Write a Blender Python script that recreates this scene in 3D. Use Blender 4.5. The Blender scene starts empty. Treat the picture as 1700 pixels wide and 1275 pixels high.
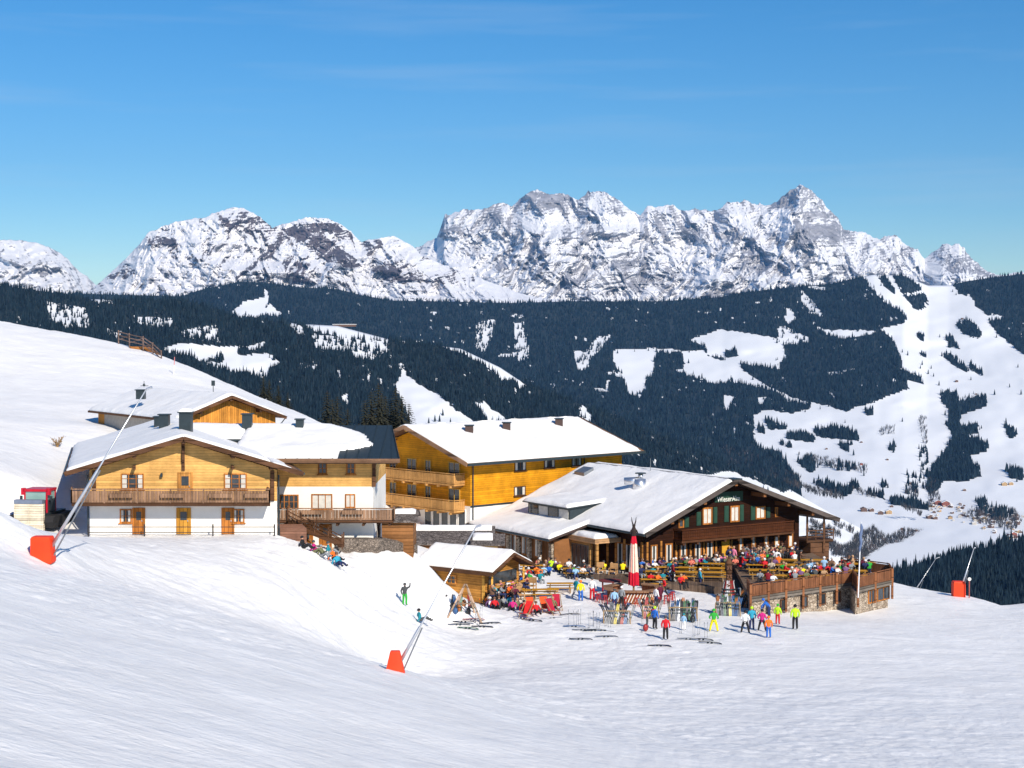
import bpy, bmesh, math, random
import numpy as np
from mathutils import Vector, Matrix
rnd = random.Random(7)
SC = bpy.context.scene
COL = SC.collection
R = math.radians
F_PX = 2600.0
CAM = Vector((0, 0, 22))
PITCH = math.atan((637.5 - 560) / F_PX)
# ---------------------------------------------------------------- camera
cd = bpy.data.cameras.new('camera'); cam = bpy.data.objects.new('camera', cd); COL.objects.link(cam)
cam.location = CAM; cam.rotation_euler = (R(90) - PITCH, 0, 0)
cd.sensor_width = 36; cd.lens = 36 * F_PX / 1700; cd.clip_start = 1; cd.clip_end = 60000
SC.camera = cam
# ---------------------------------------------------------------- light
SUN_EL, SUN_AZ = 33.0, 27.0         # azimuth: degrees to the right of straight behind the camera
SC.view_settings.view_transform = 'Standard'; SC.view_settings.look = 'None'
SC.view_settings.exposure = 0.28; SC.view_settings.gamma = 1; SC.view_settings.use_curve_mapping = False
w = bpy.data.worlds.new('World'); SC.world = w; w.use_nodes = True
wn = w.node_tree; wn.nodes.clear()
out = wn.nodes.new('ShaderNodeOutputWorld'); bg = wn.nodes.new('ShaderNodeBackground')
sky = wn.nodes.new('ShaderNodeTexSky'); sky.sky_type = 'NISHITA'; sky.sun_disc = False
sky.sun_elevation = R(SUN_EL); sky.sun_rotation = R(180 - SUN_AZ)
sky.altitude = 1800; sky.air_density = 1.22; sky.dust_density = 0.0; sky.ozone_density = 5.0
geo = wn.nodes.new('ShaderNodeTexCoord'); mp = wn.nodes.new('ShaderNodeMapping'); mp.inputs['Scale'].default_value = (2.2, 2.2, 34)
mp.inputs['Rotation'].default_value = (0, R(3), 0); mp.inputs['Location'].default_value = (.7, .4, 1.9)
nz = wn.nodes.new('ShaderNodeTexNoise'); nz.inputs['Scale'].default_value = 1.6; nz.inputs['Detail'].default_value = 5; nz.inputs['Roughness'].default_value = .55
cr = wn.nodes.new('ShaderNodeValToRGB'); cr.color_ramp.elements[0].position = .53; cr.color_ramp.elements[1].position = .9
cr.color_ramp.elements[1].color = (.26, .26, .26, 1)
mx = wn.nodes.new('ShaderNodeMixRGB'); mx.inputs[2].default_value = (5.6, 6.6, 7.6, 1)
hsv = wn.nodes.new('ShaderNodeHueSaturation'); hsv.inputs['Saturation'].default_value = 1.3; hsv.inputs['Hue'].default_value = .5
hsv.inputs['Value'].default_value = 1.0
L = wn.links.new
L(geo.outputs['Generated'], mp.inputs[0]); L(mp.outputs[0], nz.inputs['Vector']); L(nz.outputs[0], cr.inputs[0])
L(sky.outputs[0], hsv.inputs['Color']); tint = wn.nodes.new('ShaderNodeMixRGB'); tint.blend_type = 'MULTIPLY'; tint.inputs[0].default_value = 1; tint.inputs[2].default_value = (.88, .97, 1.0, 1); L(hsv.outputs[0], tint.inputs[1]); L(tint.outputs[0], mx.inputs[1]); L(cr.outputs[0], mx.inputs[0]); L(mx.outputs[0], bg.inputs[0]); bg.inputs[1].default_value = .092
L(bg.outputs[0], out.inputs[0])
sd = bpy.data.lights.new('sun', 'SUN'); sun = bpy.data.objects.new('sun', sd); COL.objects.link(sun)
sd.energy = 4.4; sd.angle = R(.5); sd.color = (1, .905, .765)
ld = Vector((-math.sin(R(SUN_AZ)) * math.cos(R(SUN_EL)), math.cos(R(SUN_AZ)) * math.cos(R(SUN_EL)), -math.sin(R(SUN_EL))))
sun.rotation_euler = ld.to_track_quat('-Z', 'Y').to_euler(); sun.location = (60, -60, 90)

# ---------------------------------------------------------------- pixel helpers (reference pixel -> world point at a given distance)
cp, sp = math.cos(PITCH), math.sin(PITCH)
def ray(px, py):
    cx = (px - 850) / F_PX; cy = -(py - 637.5) / F_PX
    # camera forward = (0,cp,-sp), up = (0,sp,cp)
    d = Vector((cx, cp + cy * sp, -sp + cy * cp)); return d / d.y
def P(px, py, Y): return CAM + ray(px, py) * Y
def PZ(px, py, z):
    r = ray(px, py); return CAM + r * ((z - 22) / r.z)
def Pn(px, py, Y):
    px = np.asarray(px, float); py = np.asarray(py, float); cx = (px - 850) / F_PX; cy = -(py - 637.5) / F_PX
    dy = cp + cy * sp; dz = -sp + cy * cp
    return cx / dy * Y, np.asarray(Y, float) + 0 * px, 22 + dz / dy * Y
def proj(v):
    d = Vector(v) - CAM; f = d.y * cp - d.z * sp; u = d.y * sp + d.z * cp
    return 850 + F_PX * d.x / f, 637.5 - F_PX * u / f

# ---------------------------------------------------------------- materials
MATS = {}
def lin(c):
    if isinstance(c, str): c = [int(c[i:i + 2], 16) for i in (0, 2, 4)]
    return tuple((x / 255 / 12.92 if x / 255 < .04045 else ((x / 255 + .055) / 1.055) ** 2.4) for x in c) + (1,)
def newmat(name, col, rough=.8, metal=0, spec=.3):
    m = bpy.data.materials.new(name); m.use_nodes = True; b = m.node_tree.nodes['Principled BSDF']
    b.inputs['Base Color'].default_value = col if len(col) == 4 else tuple(col) + (1,)
    b.inputs['Roughness'].default_value = rough; b.inputs['Metallic'].default_value = metal; b.inputs['Specular IOR Level'].default_value = spec
    return m, m.node_tree, b
def mat(name, col=None, rough=.8, metal=0, var=.12, scale=3.0, spec=.3, bump=0):
    """plain painted / cloth / metal surface with a little uneven tone"""
    if name in MATS: return MATS[name]
    m, t, b = newmat(name, col, rough, metal, spec)
    c = col if len(col) == 4 else tuple(col) + (1,)
    tc = t.nodes.new('ShaderNodeTexCoord'); n = t.nodes.new('ShaderNodeTexNoise'); n.inputs['Scale'].default_value = scale; n.inputs['Detail'].default_value = 4
    r = t.nodes.new('ShaderNodeValToRGB'); r.color_ramp.elements[0].position = .3; r.color_ramp.elements[1].position = .7
    r.color_ramp.elements[0].color = tuple(x * (1 - var) for x in c[:3]) + (1,); r.color_ramp.elements[1].color = tuple(min(1, x * (1 + var)) for x in c[:3]) + (1,)
    t.links.new(tc.outputs['Object'], n.inputs['Vector']); t.links.new(n.outputs[0], r.inputs[0]); t.links.new(r.outputs[0], b.inputs['Base Color'])
    if bump:
        bp = t.nodes.new('ShaderNodeBump'); bp.inputs['Strength'].default_value = bump; bp.inputs['Distance'].default_value = .05
        t.links.new(n.outputs[0], bp.inputs['Height']); t.links.new(bp.outputs[0], b.inputs['Normal'])
    MATS[name] = m; return m
def wood(name, col, board=.18, ang=None, dark=.45, var=.3, rough=.75):
    """boards: horizontal courses when ang is None, else upright boards counted along compass angle ang"""
    if name in MATS: return MATS[name]
    m, t, b = newmat(name, col, rough, 0, .12); N = t.nodes.new; K = t.links.new
    tc = N('ShaderNodeTexCoord'); sx = N('ShaderNodeSeparateXYZ'); K(tc.outputs['Object'], sx.inputs[0])
    if ang is None: src = sx.outputs[2]
    else:
        a = N('ShaderNodeMath'); a.operation = 'MULTIPLY'; a.inputs[1].default_value = math.sin(R(ang)); K(sx.outputs[0], a.inputs[0])
        c = N('ShaderNodeMath'); c.operation = 'MULTIPLY_ADD'; c.inputs[1].default_value = math.cos(R(ang)); K(sx.outputs[1], c.inputs[0]); K(a.outputs[0], c.inputs[2]); src = c.outputs[0]
    dv = N('ShaderNodeMath'); dv.operation = 'DIVIDE'; dv.inputs[1].default_value = board; K(src, dv.inputs[0])
    fl = N('ShaderNodeMath'); fl.operation = 'FLOOR'; K(dv.outputs[0], fl.inputs[0])
    fr = N('ShaderNodeMath'); fr.operation = 'FRACT'; K(dv.outputs[0], fr.inputs[0])
    wnz = N('ShaderNodeTexWhiteNoise'); wnz.noise_dimensions = '1D'; K(fl.outputs[0], wnz.inputs['W'])
    mpn = N('ShaderNodeMapping'); mpn.inputs['Scale'].default_value = (1.2, 1.2, 14) if ang is None else (9, 9, 1.0)
    K(tc.outputs['Object'], mpn.inputs[0]); n = N('ShaderNodeTexNoise'); n.inputs['Scale'].default_value = 1.6; n.inputs['Detail'].default_value = 5; K(mpn.outputs[0], n.inputs['Vector'])
    ad = N('ShaderNodeMath'); ad.operation = 'MULTIPLY_ADD'; ad.inputs[1].default_value = .5; K(wnz.outputs[0], ad.inputs[0])
    h = N('ShaderNodeMath'); h.operation = 'MULTIPLY'; h.inputs[1].default_value = .75; K(n.outputs[0], h.inputs[0]); K(h.outputs[0], ad.inputs[2])
    r = N('ShaderNodeValToRGB'); c3 = col[:3]
    r.color_ramp.elements[0].position = .25; r.color_ramp.elements[0].color = tuple(x * (1 - var) for x in c3) + (1,)
    r.color_ramp.elements[1].position = .8; r.color_ramp.elements[1].color = tuple(min(1, x * (1 + var)) for x in c3) + (1,)
    K(ad.outputs[0], r.inputs[0])
    wn_ = N('ShaderNodeTexNoise'); wn_.inputs['Scale'].default_value = .55; wn_.inputs['Detail'].default_value = 7; wn_.inputs['Roughness'].default_value = .7; K(tc.outputs['Object'], wn_.inputs['Vector'])
    wr_ = N('ShaderNodeValToRGB'); wr_.color_ramp.elements[0].position = .35; wr_.color_ramp.elements[0].color = (.66, .64, .62, 1); wr_.color_ramp.elements[1].position = .62; wr_.color_ramp.elements[1].color = (1.08, 1.06, 1.04, 1); K(wn_.outputs[0], wr_.inputs[0])
    wm_ = N('ShaderNodeMixRGB'); wm_.blend_type = 'MULTIPLY'; wm_.inputs[0].default_value = 1; K(r.outputs[0], wm_.inputs[1]); K(wr_.outputs[0], wm_.inputs[2]); r = wm_
    gp = N('ShaderNodeMath'); gp.operation = 'LESS_THAN'; gp.inputs[1].default_value = .12; K(fr.outputs[0], gp.inputs[0])
    mm = N('ShaderNodeMixRGB'); mm.blend_type = 'MULTIPLY'; mm.inputs[2].default_value = (dark, dark, dark, 1); K(gp.outputs[0], mm.inputs[0]); K(r.outputs[0], mm.inputs[1]); K(mm.outputs[0], b.inputs['Base Color'])
    bp = N('ShaderNodeBump'); bp.invert = True; bp.inputs['Strength'].default_value = .6; bp.inputs['Distance'].default_value = .02; K(gp.outputs[0], bp.inputs['Height']); K(bp.outputs[0], b.inputs['Normal'])
    MATS[name] = m; return m
def snow_mat(name, scale=1.0, tracks=False, col=(.88, .87, .862)):
    if name in MATS: return MATS[name]
    m, t, b = newmat(name, col, .55, 0, .25); N = t.nodes.new; K = t.links.new
    tc = N('ShaderNodeTexCoord')
    n = N('ShaderNodeTexNoise'); n.inputs['Scale'].default_value = .35 * scale; n.inputs['Detail'].default_value = 8; n.inputs['Roughness'].default_value = .62; K(tc.outputs['Object'], n.inputs['Vector'])
    r = N('ShaderNodeValToRGB'); r.color_ramp.elements[0].position = .3; r.color_ramp.elements[1].position = .75
    r.color_ramp.elements[0].color = tuple(x * .93 for x in col) + (1,); r.color_ramp.elements[1].color = (.93, .925, .92, 1); K(n.outputs[0], r.inputs[0]); K(r.outputs[0], b.inputs['Base Color'])
    bp = N('ShaderNodeBump'); bp.inputs['Strength'].default_value = .55; bp.inputs['Distance'].default_value = .22; K(n.outputs[0], bp.inputs['Height'])
    last = bp
    if tracks:
        for (ang, sc, st, di, det) in ((-14, (3.2, .6, 1), .36, .09, 6), (-30, (1.4, .7, 1), .42, .12, 7), (-5, (12, 1.8, 2), .35, .2, 4), (24, (.7, .5, .6), .6, .10, 8), (0, (.22, .16, .2), .6, .035, 4)):
            mpn = N('ShaderNodeMapping'); mpn.vector_type = 'TEXTURE'; mpn.inputs['Rotation'].default_value = (0, 0, R(ang)); mpn.inputs['Scale'].default_value = sc
            K(tc.outputs['Object'], mpn.inputs[0]); q = N('ShaderNodeTexNoise'); q.inputs['Scale'].default_value = 1.0; q.inputs['Detail'].default_value = det; q.inputs['Roughness'].default_value = .6; q.inputs['Distortion'].default_value = .5
            K(mpn.outputs[0], q.inputs['Vector']); b2 = N('ShaderNodeBump'); b2.inputs['Strength'].default_value = st; b2.inputs['Distance'].default_value = di
            K(q.outputs[0], b2.inputs['Height']); K(last.outputs[0], b2.inputs['Normal']); last = b2
    K(last.outputs[0], b.inputs['Normal'])
    MATS[name] = m; return m
SNOW = snow_mat('snow', 1.6); SNOWG = snow_mat('piste snow', 1.0, True)
def rough_stone(name, c1, c2, scale=2.4):
    if name in MATS: return MATS[name]
    m, t, b = newmat(name, c1, .9); N = t.nodes.new; K = t.links.new
    tc = N('ShaderNodeTexCoord'); mp_ = N('ShaderNodeMapping'); mp_.inputs['Scale'].default_value = (1, 1, 1.6); K(tc.outputs['Object'], mp_.inputs[0])
    v = N('ShaderNodeTexVoronoi'); v.inputs['Scale'].default_value = scale; K(mp_.outputs[0], v.inputs['Vector'])
    v2 = N('ShaderNodeTexVoronoi'); v2.feature = 'DISTANCE_TO_EDGE'; v2.inputs['Scale'].default_value = scale; K(mp_.outputs[0], v2.inputs['Vector'])
    s = N('ShaderNodeSeparateColor'); K(v.outputs['Color'], s.inputs[0])
    r = N('ShaderNodeValToRGB'); r.color_ramp.elements[0].color = tuple(c1[:3]) + (1,); r.color_ramp.elements[1].color = tuple(c2[:3]) + (1,); K(s.outputs[0], r.inputs[0])
    g = N('ShaderNodeMath'); g.operation = 'LESS_THAN'; g.inputs[1].default_value = .05; K(v2.outputs[0], g.inputs[0])
    mm = N('ShaderNodeMixRGB'); mm.inputs[2].default_value = tuple(x * .3 for x in c1[:3]) + (1,); K(g.outputs[0], mm.inputs[0]); K(r.outputs[0], mm.inputs[1]); K(mm.outputs[0], b.inputs['Base Color'])
    bp = N('ShaderNodeBump'); bp.inputs['Strength'].default_value = .8; bp.inputs['Distance'].default_value = .08; K(v2.outputs[0], bp.inputs['Height']); K(bp.outputs[0], b.inputs['Normal'])
    MATS[name] = m; return m

# ---------------------------------------------------------------- object helpers
WLOC = {}
PLACED = []
def tag(o, label=None, cat=None, group=None, kind=None):
    if label: o['label'] = label
    if cat: o['category'] = cat
    if group: o['group'] = group
    if kind: o['kind'] = kind
    return o
def thing(name, loc, label, cat, group=None):
    o = bpy.data.objects.new(name, None); COL.objects.link(o); o.location = loc; o.empty_display_size = .5
    WLOC[o.name] = Vector(loc); return tag(o, label, cat, group)
class MB:
    def __init__(s): s.v = []; s.f = []; s.mi = []; s.cm = 0
    def hexa(s, p):   # 8 points: bottom 4 (ccw) then top 4
        b = len(s.v); s.v += [tuple(q) for q in p]
        for q in ((0, 3, 2, 1), (4, 5, 6, 7), (0, 1, 5, 4), (1, 2, 6, 5), (2, 3, 7, 6), (3, 0, 4, 7)): s.f.append(tuple(b + i for i in q)); s.mi.append(s.cm)
        return s
    def box(s, fr, u0, u1, v0, v1, z0, z1):
        return s.hexa([fr.p(u, v, z) for z in (z0, z1) for (u, v) in ((u0, v0), (u1, v0), (u1, v1), (u0, v1))])
    def slab(s, pts, off):
        n = len(pts); b = len(s.v); off = Vector(off); s.v += [tuple(q) for q in pts] + [tuple(Vector(q) + off) for q in pts]
        s.f.append(tuple(range(b, b + n))); s.f.append(tuple(range(b + 2 * n - 1, b + n - 1, -1))); s.mi += [s.cm] * 2
        for i in range(n): j = (i + 1) % n; s.f.append((b + i, b + n + i, b + n + j, b + j)); s.mi.append(s.cm)
        return s
    def bar(s, a, b_, w, h=None, up=(0, 0, 1)):
        a, b_ = Vector(a), Vector(b_); h = h or w; d = (b_ - a).normalized(); up = Vector(up)
        if abs(d.dot(up)) > .98: up = Vector((1, 0, 0))
        x = d.cross(up).normalized(); y = x.cross(d).normalized()
        pts = [q + x * (i * w / 2) + y * (j * h / 2) for q in (a, b_) for (i, j) in ((-1, -1), (1, -1), (1, 1), (-1, 1))]
        return s.hexa(pts)
    def tube(s, pts, rad, n=8, cap=True):
        pts = [Vector(q) for q in pts]; rad = rad if hasattr(rad, '__len__') else [rad] * len(pts); base = len(s.v)
        for i, q in enumerate(pts):
            d = (pts[min(i + 1, len(pts) - 1)] - pts[max(i - 1, 0)]).normalized(); up = Vector((0, 0, 1)) if abs(d.z) < .95 else Vector((1, 0, 0))
            x = d.cross(up).normalized(); y = x.cross(d)
            for k in range(n): a = 2 * math.pi * k / n; s.v.append(tuple(q + x * (math.cos(a) * rad[i]) + y * (math.sin(a) * rad[i])))
        for i in range(len(pts) - 1):
            for k in range(n):
                a = base + i * n + k; b = base + i * n + (k + 1) % n; s.f.append((a, b, b + n, a + n)); s.mi.append(s.cm)
        if cap:
            s.f.append(tuple(base + k for k in reversed(range(n)))); s.f.append(tuple(base + (len(pts) - 1) * n + k for k in range(n))); s.mi += [s.cm] * 2
        return s
    def ball(s, c, r, nu=8, nv=6, sc=(1, 1, 1)):
        c = Vector(c); b = len(s.v)
        for j in range(nv + 1):
            th = math.pi * j / nv
            for i in range(nu): a = 2 * math.pi * i / nu; s.v.append((c.x + r * sc[0] * math.sin(th) * math.cos(a), c.y + r * sc[1] * math.sin(th) * math.sin(a), c.z + r * sc[2] * math.cos(th)))
        for j in range(nv):
            for i in range(nu): a = b + j * nu + i; d = b + j * nu + (i + 1) % nu; s.f.append((a, a + nu, d + nu, d)); s.mi.append(s.cm)
        return s
    def build(s, name, m, parent=None, smooth=False, label=None, cat=None, group=None, kind=None):
        me = bpy.data.meshes.new(name); org = Vector((0, 0, 0))
        if parent is not None: org = WLOC[parent.name]
        elif s.v and kind is None:
            xs = np.array(s.v); org = Vector((float(xs[:, 0].mean()), float(xs[:, 1].mean()), float(xs[:, 2].min())))
        me.from_pydata([(x - org.x, y - org.y, z - org.z) for x, y, z in s.v], [], s.f)
        ms = m if isinstance(m, (list, tuple)) else [m]
        for q in ms: me.materials.append(q)
        if len(ms) > 1: me.polygons.foreach_set('material_index', s.mi)
        if smooth: me.polygons.foreach_set('use_smooth', [True] * len(me.polygons))
        bm = bmesh.new(); bm.from_mesh(me); bmesh.ops.recalc_face_normals(bm, faces=bm.faces); bm.to_mesh(me); bm.free()
        o = bpy.data.objects.new(name, me); COL.objects.link(o)
        if parent is not None: o.parent = parent
        else: o.location = org
        WLOC[o.name] = org.copy()
        return tag(o, label, cat, group, kind)
    def each(s, name, m, parent):
        # every loose piece becomes a part of its own
        par = list(range(len(s.v)))
        def fd_(a):
            while par[a] != a: par[a] = par[par[a]]; a = par[a]
            return a
        for f in s.f:
            for b in f[1:]: par[fd_(b)] = fd_(f[0])
        gr = {}
        for f in s.f: gr.setdefault(fd_(f[0]), []).append(f)
        for fs in gr.values():
            ids = sorted({i for f in fs for i in f}); mp_ = {a: k for k, a in enumerate(ids)}; q = MB(); q.v = [s.v[i] for i in ids]; q.f = [tuple(mp_[i] for i in f) for f in fs]; q.mi = [0] * len(q.f); o = q.build(name, m, parent)
        return o
class Fr:
    """local frame: u axis and v axis given as compass angles (0 = away from camera, 90 = right)"""
    def __init__(s, o, ua, va): s.o = Vector(o); s.ua, s.va = ua, va; s.U = Vector((math.sin(R(ua)), math.cos(R(ua)), 0)); s.V = Vector((math.sin(R(va)), math.cos(R(va)), 0))
    def p(s, u, v, z): q = s.o + s.U * u + s.V * v; return Vector((q.x, q.y, z))
def npmesh(name, v, f, m, attrs=None, smooth=True, kind=None, label=None, cat=None):
    me = bpy.data.meshes.new(name); v = np.asarray(v, np.float32); f = np.asarray(f, np.int32); k = f.shape[1]
    me.vertices.add(len(v)); me.vertices.foreach_set('co', v.ravel()); me.loops.add(f.size); me.loops.foreach_set('vertex_index', f.ravel())
    me.polygons.add(len(f)); me.polygons.foreach_set('loop_start', np.arange(0, f.size, k, dtype=np.int32)); me.polygons.foreach_set('loop_total', np.full(len(f), k, np.int32))
    me.polygons.foreach_set('use_smooth', np.full(len(f), smooth, bool)); me.materials.append(m)
    me.update(calc_edges=True)
    for an, av in (attrs or {}).items():
        at = me.attributes.new(an, 'FLOAT', 'POINT'); at.data.foreach_set('value', np.asarray(av, np.float32).ravel())
    o = bpy.data.objects.new(name, me); COL.objects.link(o); WLOC[o.name] = Vector((0, 0, 0))
    return tag(o, label, cat, None, kind)
def gridfaces(nr, nc):
    i = np.arange((nr - 1) * (nc - 1)); r = i // (nc - 1); c = i % (nc - 1); a = r * nc + c
    return np.stack([a, a + 1, a + nc + 1, a + nc], 1)
# numpy gradient noise
_rs = np.random.RandomState(5); _tab = _rs.rand(4096).astype(np.float32)
def vnoise(x, y, seed=0):
    xi = np.floor(x).astype(np.int64); yi = np.floor(y).astype(np.int64); fx = x - xi; fy = y - yi
    fx = fx * fx * fx * (fx * (fx * 6 - 15) + 10); fy = fy * fy * fy * (fy * (fy * 6 - 15) + 10)
    def h(a, b): return _tab[((a * 73856093) ^ (b * 19349663) ^ (seed * 83492791)) % 4096]
    a = h(xi, yi); b = h(xi + 1, yi); c = h(xi, yi + 1); d = h(xi + 1, yi + 1)
    return (a * (1 - fx) + b * fx) * (1 - fy) + (c * (1 - fx) + d * fx) * fy
def fbm(x, y, o=5, seed=0, g=.5):
    s = 0; a = 1; t = 0
    for k in range(o): s = s + a * (vnoise(x, y, seed + k) * 2 - 1); t += a; a *= g; x = x * 2.03 + 11.3; y = y * 2.03 + 7.7
    return s / t
def ridged(x, y, o=6, seed=0, g=.55):
    s = 0; a = 1; t = 0; w_ = 1.0
    for k in range(o):
        n = 1 - np.abs(vnoise(x, y, seed + k) * 2 - 1); n = n * n; s = s + a * n * w_; w_ = np.clip(n * 1.4, 0, 1); t += a; a *= g; x = x * 2.07 + 3.1; y = y * 2.07 + 9.2
    return s / t
def inpoly(px, py, poly):
    px = np.asarray(px); py = np.asarray(py); r = np.zeros(px.shape, bool); n = len(poly)
    for i in range(n):
        x0, y0 = poly[i]; x1, y1 = poly[(i + 1) % n]
        if y0 == y1: continue
        c = ((y0 > py) != (y1 > py)) & (px < (x1 - x0) * (py - y0) / (y1 - y0) + x0); r ^= c
    return r
def interp(px, pts): xs, ys = zip(*pts); return np.interp(px, xs, ys)
# ================================================================ NEAR TERRAIN (thin-plate surface through surveyed points)
_cp = []
for (px, py, d) in [(1250,1275,55),(1700,1275,62),
  (0,850,86),(50,884,84),(72,934,81),(150,893,106),
  (500,1000,100),(550,1050,100),(650,1118,100),(850,1118,98),(1000,1200,74),(1200,1150,92),(1300,1200,78),(1500,1150,92),(1700,1100,106),(1700,1180,84),
  (140,892,112),(230,892,113),(350,892,113),(460,892,113),(500,905,113),(560,940,112),(600,980,112),(650,1003,113),(672,1008,118),(700,1033,119),(560,915,119),(620,912,124),(680,925,132),(690,950,128.5),(696,985,129.5),(640,911,122),(665,909,124.5),(688,913,127.5),(655,928,120),(676,965,118),
  (760,1005,129),(800,1036,120),(900,1050,116.5),(1000,1060,114.5),(1100,1055,115.5),(1180,1050,117),(1250,1060,114.5),(1320,1047,117),
  (900,1000,130),(1000,1000,130),(1100,1000,130),(1200,1000,130.5),(1290,1020,126.5),(1400,1019,130),(1480,1014,132),(1500,1000,138),(1495,971,150),(1600,990,145),(1590,1000,139),(1665,1011,138),(1720,1000,139),(2000,980,140),(2000,1100,110),
  (0,532,230),(200,571,224),(300,604,214),(400,648,204),(530,702,189),(0,620,190),(0,700,150),(0,790,122),(-300,480,230),(-300,650,160),(100,750,142),(150,700,160),(172,712,154),(300,660,184),(440,700,172)]:
    q = P(px, py, d); _cp.append((q.x, q.y, q.z))
for px, py in [(0,1275),(300,1275),(600,1275),(850,1275),(-300,1275),(0,1100),(0,1000),(0,920),(100,1000),(100,1100),(200,1050),(300,1100),(300,1000),(400,1050),(400,1180),(500,1100),(600,1180),(700,1130),(850,1190),(-300,1000),(-300,1100),(150,940)]:
    r_ = ray(px, py); d = (22 - 16.3) / (-r_.z - .276 * r_.x - .156); d = min(d, 97) if d > 0 else 97; _cp.append((r_.x * d, d, 16.3 - .276 * r_.x * d - .156 * d))
_cp += [(0,0,17.5),(-15,8,20.4),(15,8,14.5),(-30,0,24),(40,0,10),(-100,60,25),(-60,80,17),(-40,112,7.9),(-36,119,7.8),(-30,119,7.6),(-25,125,7.5),(-35,130,9.2),(-18,121,6.6),(-12,121,5.3),(-9,128,4.6),(-5,140,2.2),(-12,135,5),
  (-4,150,1.0),(-4,162,1.4),(10,176,.8),(-12,165,3.5),(5,150,.25),(12,142,.2),(20,150,.2),(30,155,-.6),(14,160,.2),(30,140,-.9),(0,185,.5),(25,180,-1.5),(-1,134,.05),(-8,137,3.2),(40,158,-3),(-100,120,19),(-120,200,30),(90,140,-4),(90,60,2),(-90,30,30)]
_cp = np.array(_cp); _n = len(_cp)
def _k(r2): return np.where(r2 > 1e-9, .5 * r2 * np.log(np.maximum(r2, 1e-9)), 0)
_S = 50.0; _X = _cp[:, :2] / _S
_A = np.zeros((_n + 3, _n + 3)); _r2 = ((_X[:, None] - _X[None]) ** 2).sum(-1); _A[:_n, :_n] = _k(_r2) + np.eye(_n) * .0008
_A[:_n, _n] = 1; _A[:_n, _n + 1:] = _X; _A[_n, :_n] = 1; _A[_n + 1:, :_n] = _X.T
_wt = np.linalg.solve(_A, np.concatenate([_cp[:, 2], [0, 0, 0]]))
_DC = [(-600,240),(0,230),(200,225),(400,205),(530,190),(700,193),(1000,195),(1200,186),(1400,165),(1480,152),(1600,146),(1665,139),(1760,139),(2400,145)]
def gz(x, y):
    x = np.atleast_1d(np.asarray(x, float)); y = np.atleast_1d(np.asarray(y, float)); sh = x.shape; xf = x.ravel() / _S; yf = y.ravel() / _S; z = np.zeros(xf.shape)
    for i in range(0, len(xf), 20000):
        a = xf[i:i + 20000]; b = yf[i:i + 20000]; r2 = (a[:, None] - _X[None, :, 0]) ** 2 + (b[:, None] - _X[None, :, 1]) ** 2
        z[i:i + 20000] = _k(r2) @ _wt[:_n] + _wt[_n] + _wt[_n + 1] * a + _wt[_n + 2] * b
    z = z.reshape(sh); px = 850 + F_PX * x / np.maximum(y, 1)
    dd = np.maximum(0, y - interp(px, _DC)); return z - .16 * dd ** 1.6
def gz1(x, y): return float(gz(x, y)[0])
def hit(px, py, lo=30, hi=235):
    r = ray(px, py); ds = np.linspace(lo, hi, 800); x = r.x * ds; z = 22 + r.z * ds; g = gz(x, ds); k = np.nonzero(z < g)[0]
    d = ds[k[0]] if len(k) else hi
    return Vector((r.x * d, d, gz1(r.x * d, d)))
_cols = np.arange(-600, 2320, 4.0); _rows = np.concatenate([np.geomspace(5, 60, 170), np.linspace(60.3, 150, 300), np.linspace(151, 235, 110), np.linspace(238, 330, 22)])
_PX, _Y = np.meshgrid(_cols, _rows); _GX = (_PX - 850) / F_PX * _Y; _GZ = gz(_GX, _Y)
_flat = np.clip(1 - np.exp(-((np.minimum(np.abs(_Y - 128), 20) / 14) ** 2)), .15, 1)
_GZ = _GZ + .16 * fbm(_GX / 7 + 3, _Y / 5, 5, 3) * _flat + .03 * fbm(_GX / .9, _Y / .9, 4, 9)
# churned snow bank between the chalet and the ski bar
_bank = np.exp(-(((_PX - 560) / 150) ** 2) - ((_Y - 113) / 13) ** 2)
_GZ = _GZ + .42 * _bank * fbm(_GX / 1.1, _Y / 1.1, 5, 21, .65)
_GZ = _GZ + .10 * np.clip(fbm(_GX / 26., _Y / 26., 2, 33) * 3, 0, 1) * fbm(_GX / .8, _Y / .8, 4, 35, .65)
npmesh('ground', np.stack([_GX.ravel(), _Y.ravel(), _GZ.ravel()], 1), gridfaces(len(_rows), len(_cols)), SNOWG, kind='structure')

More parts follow.
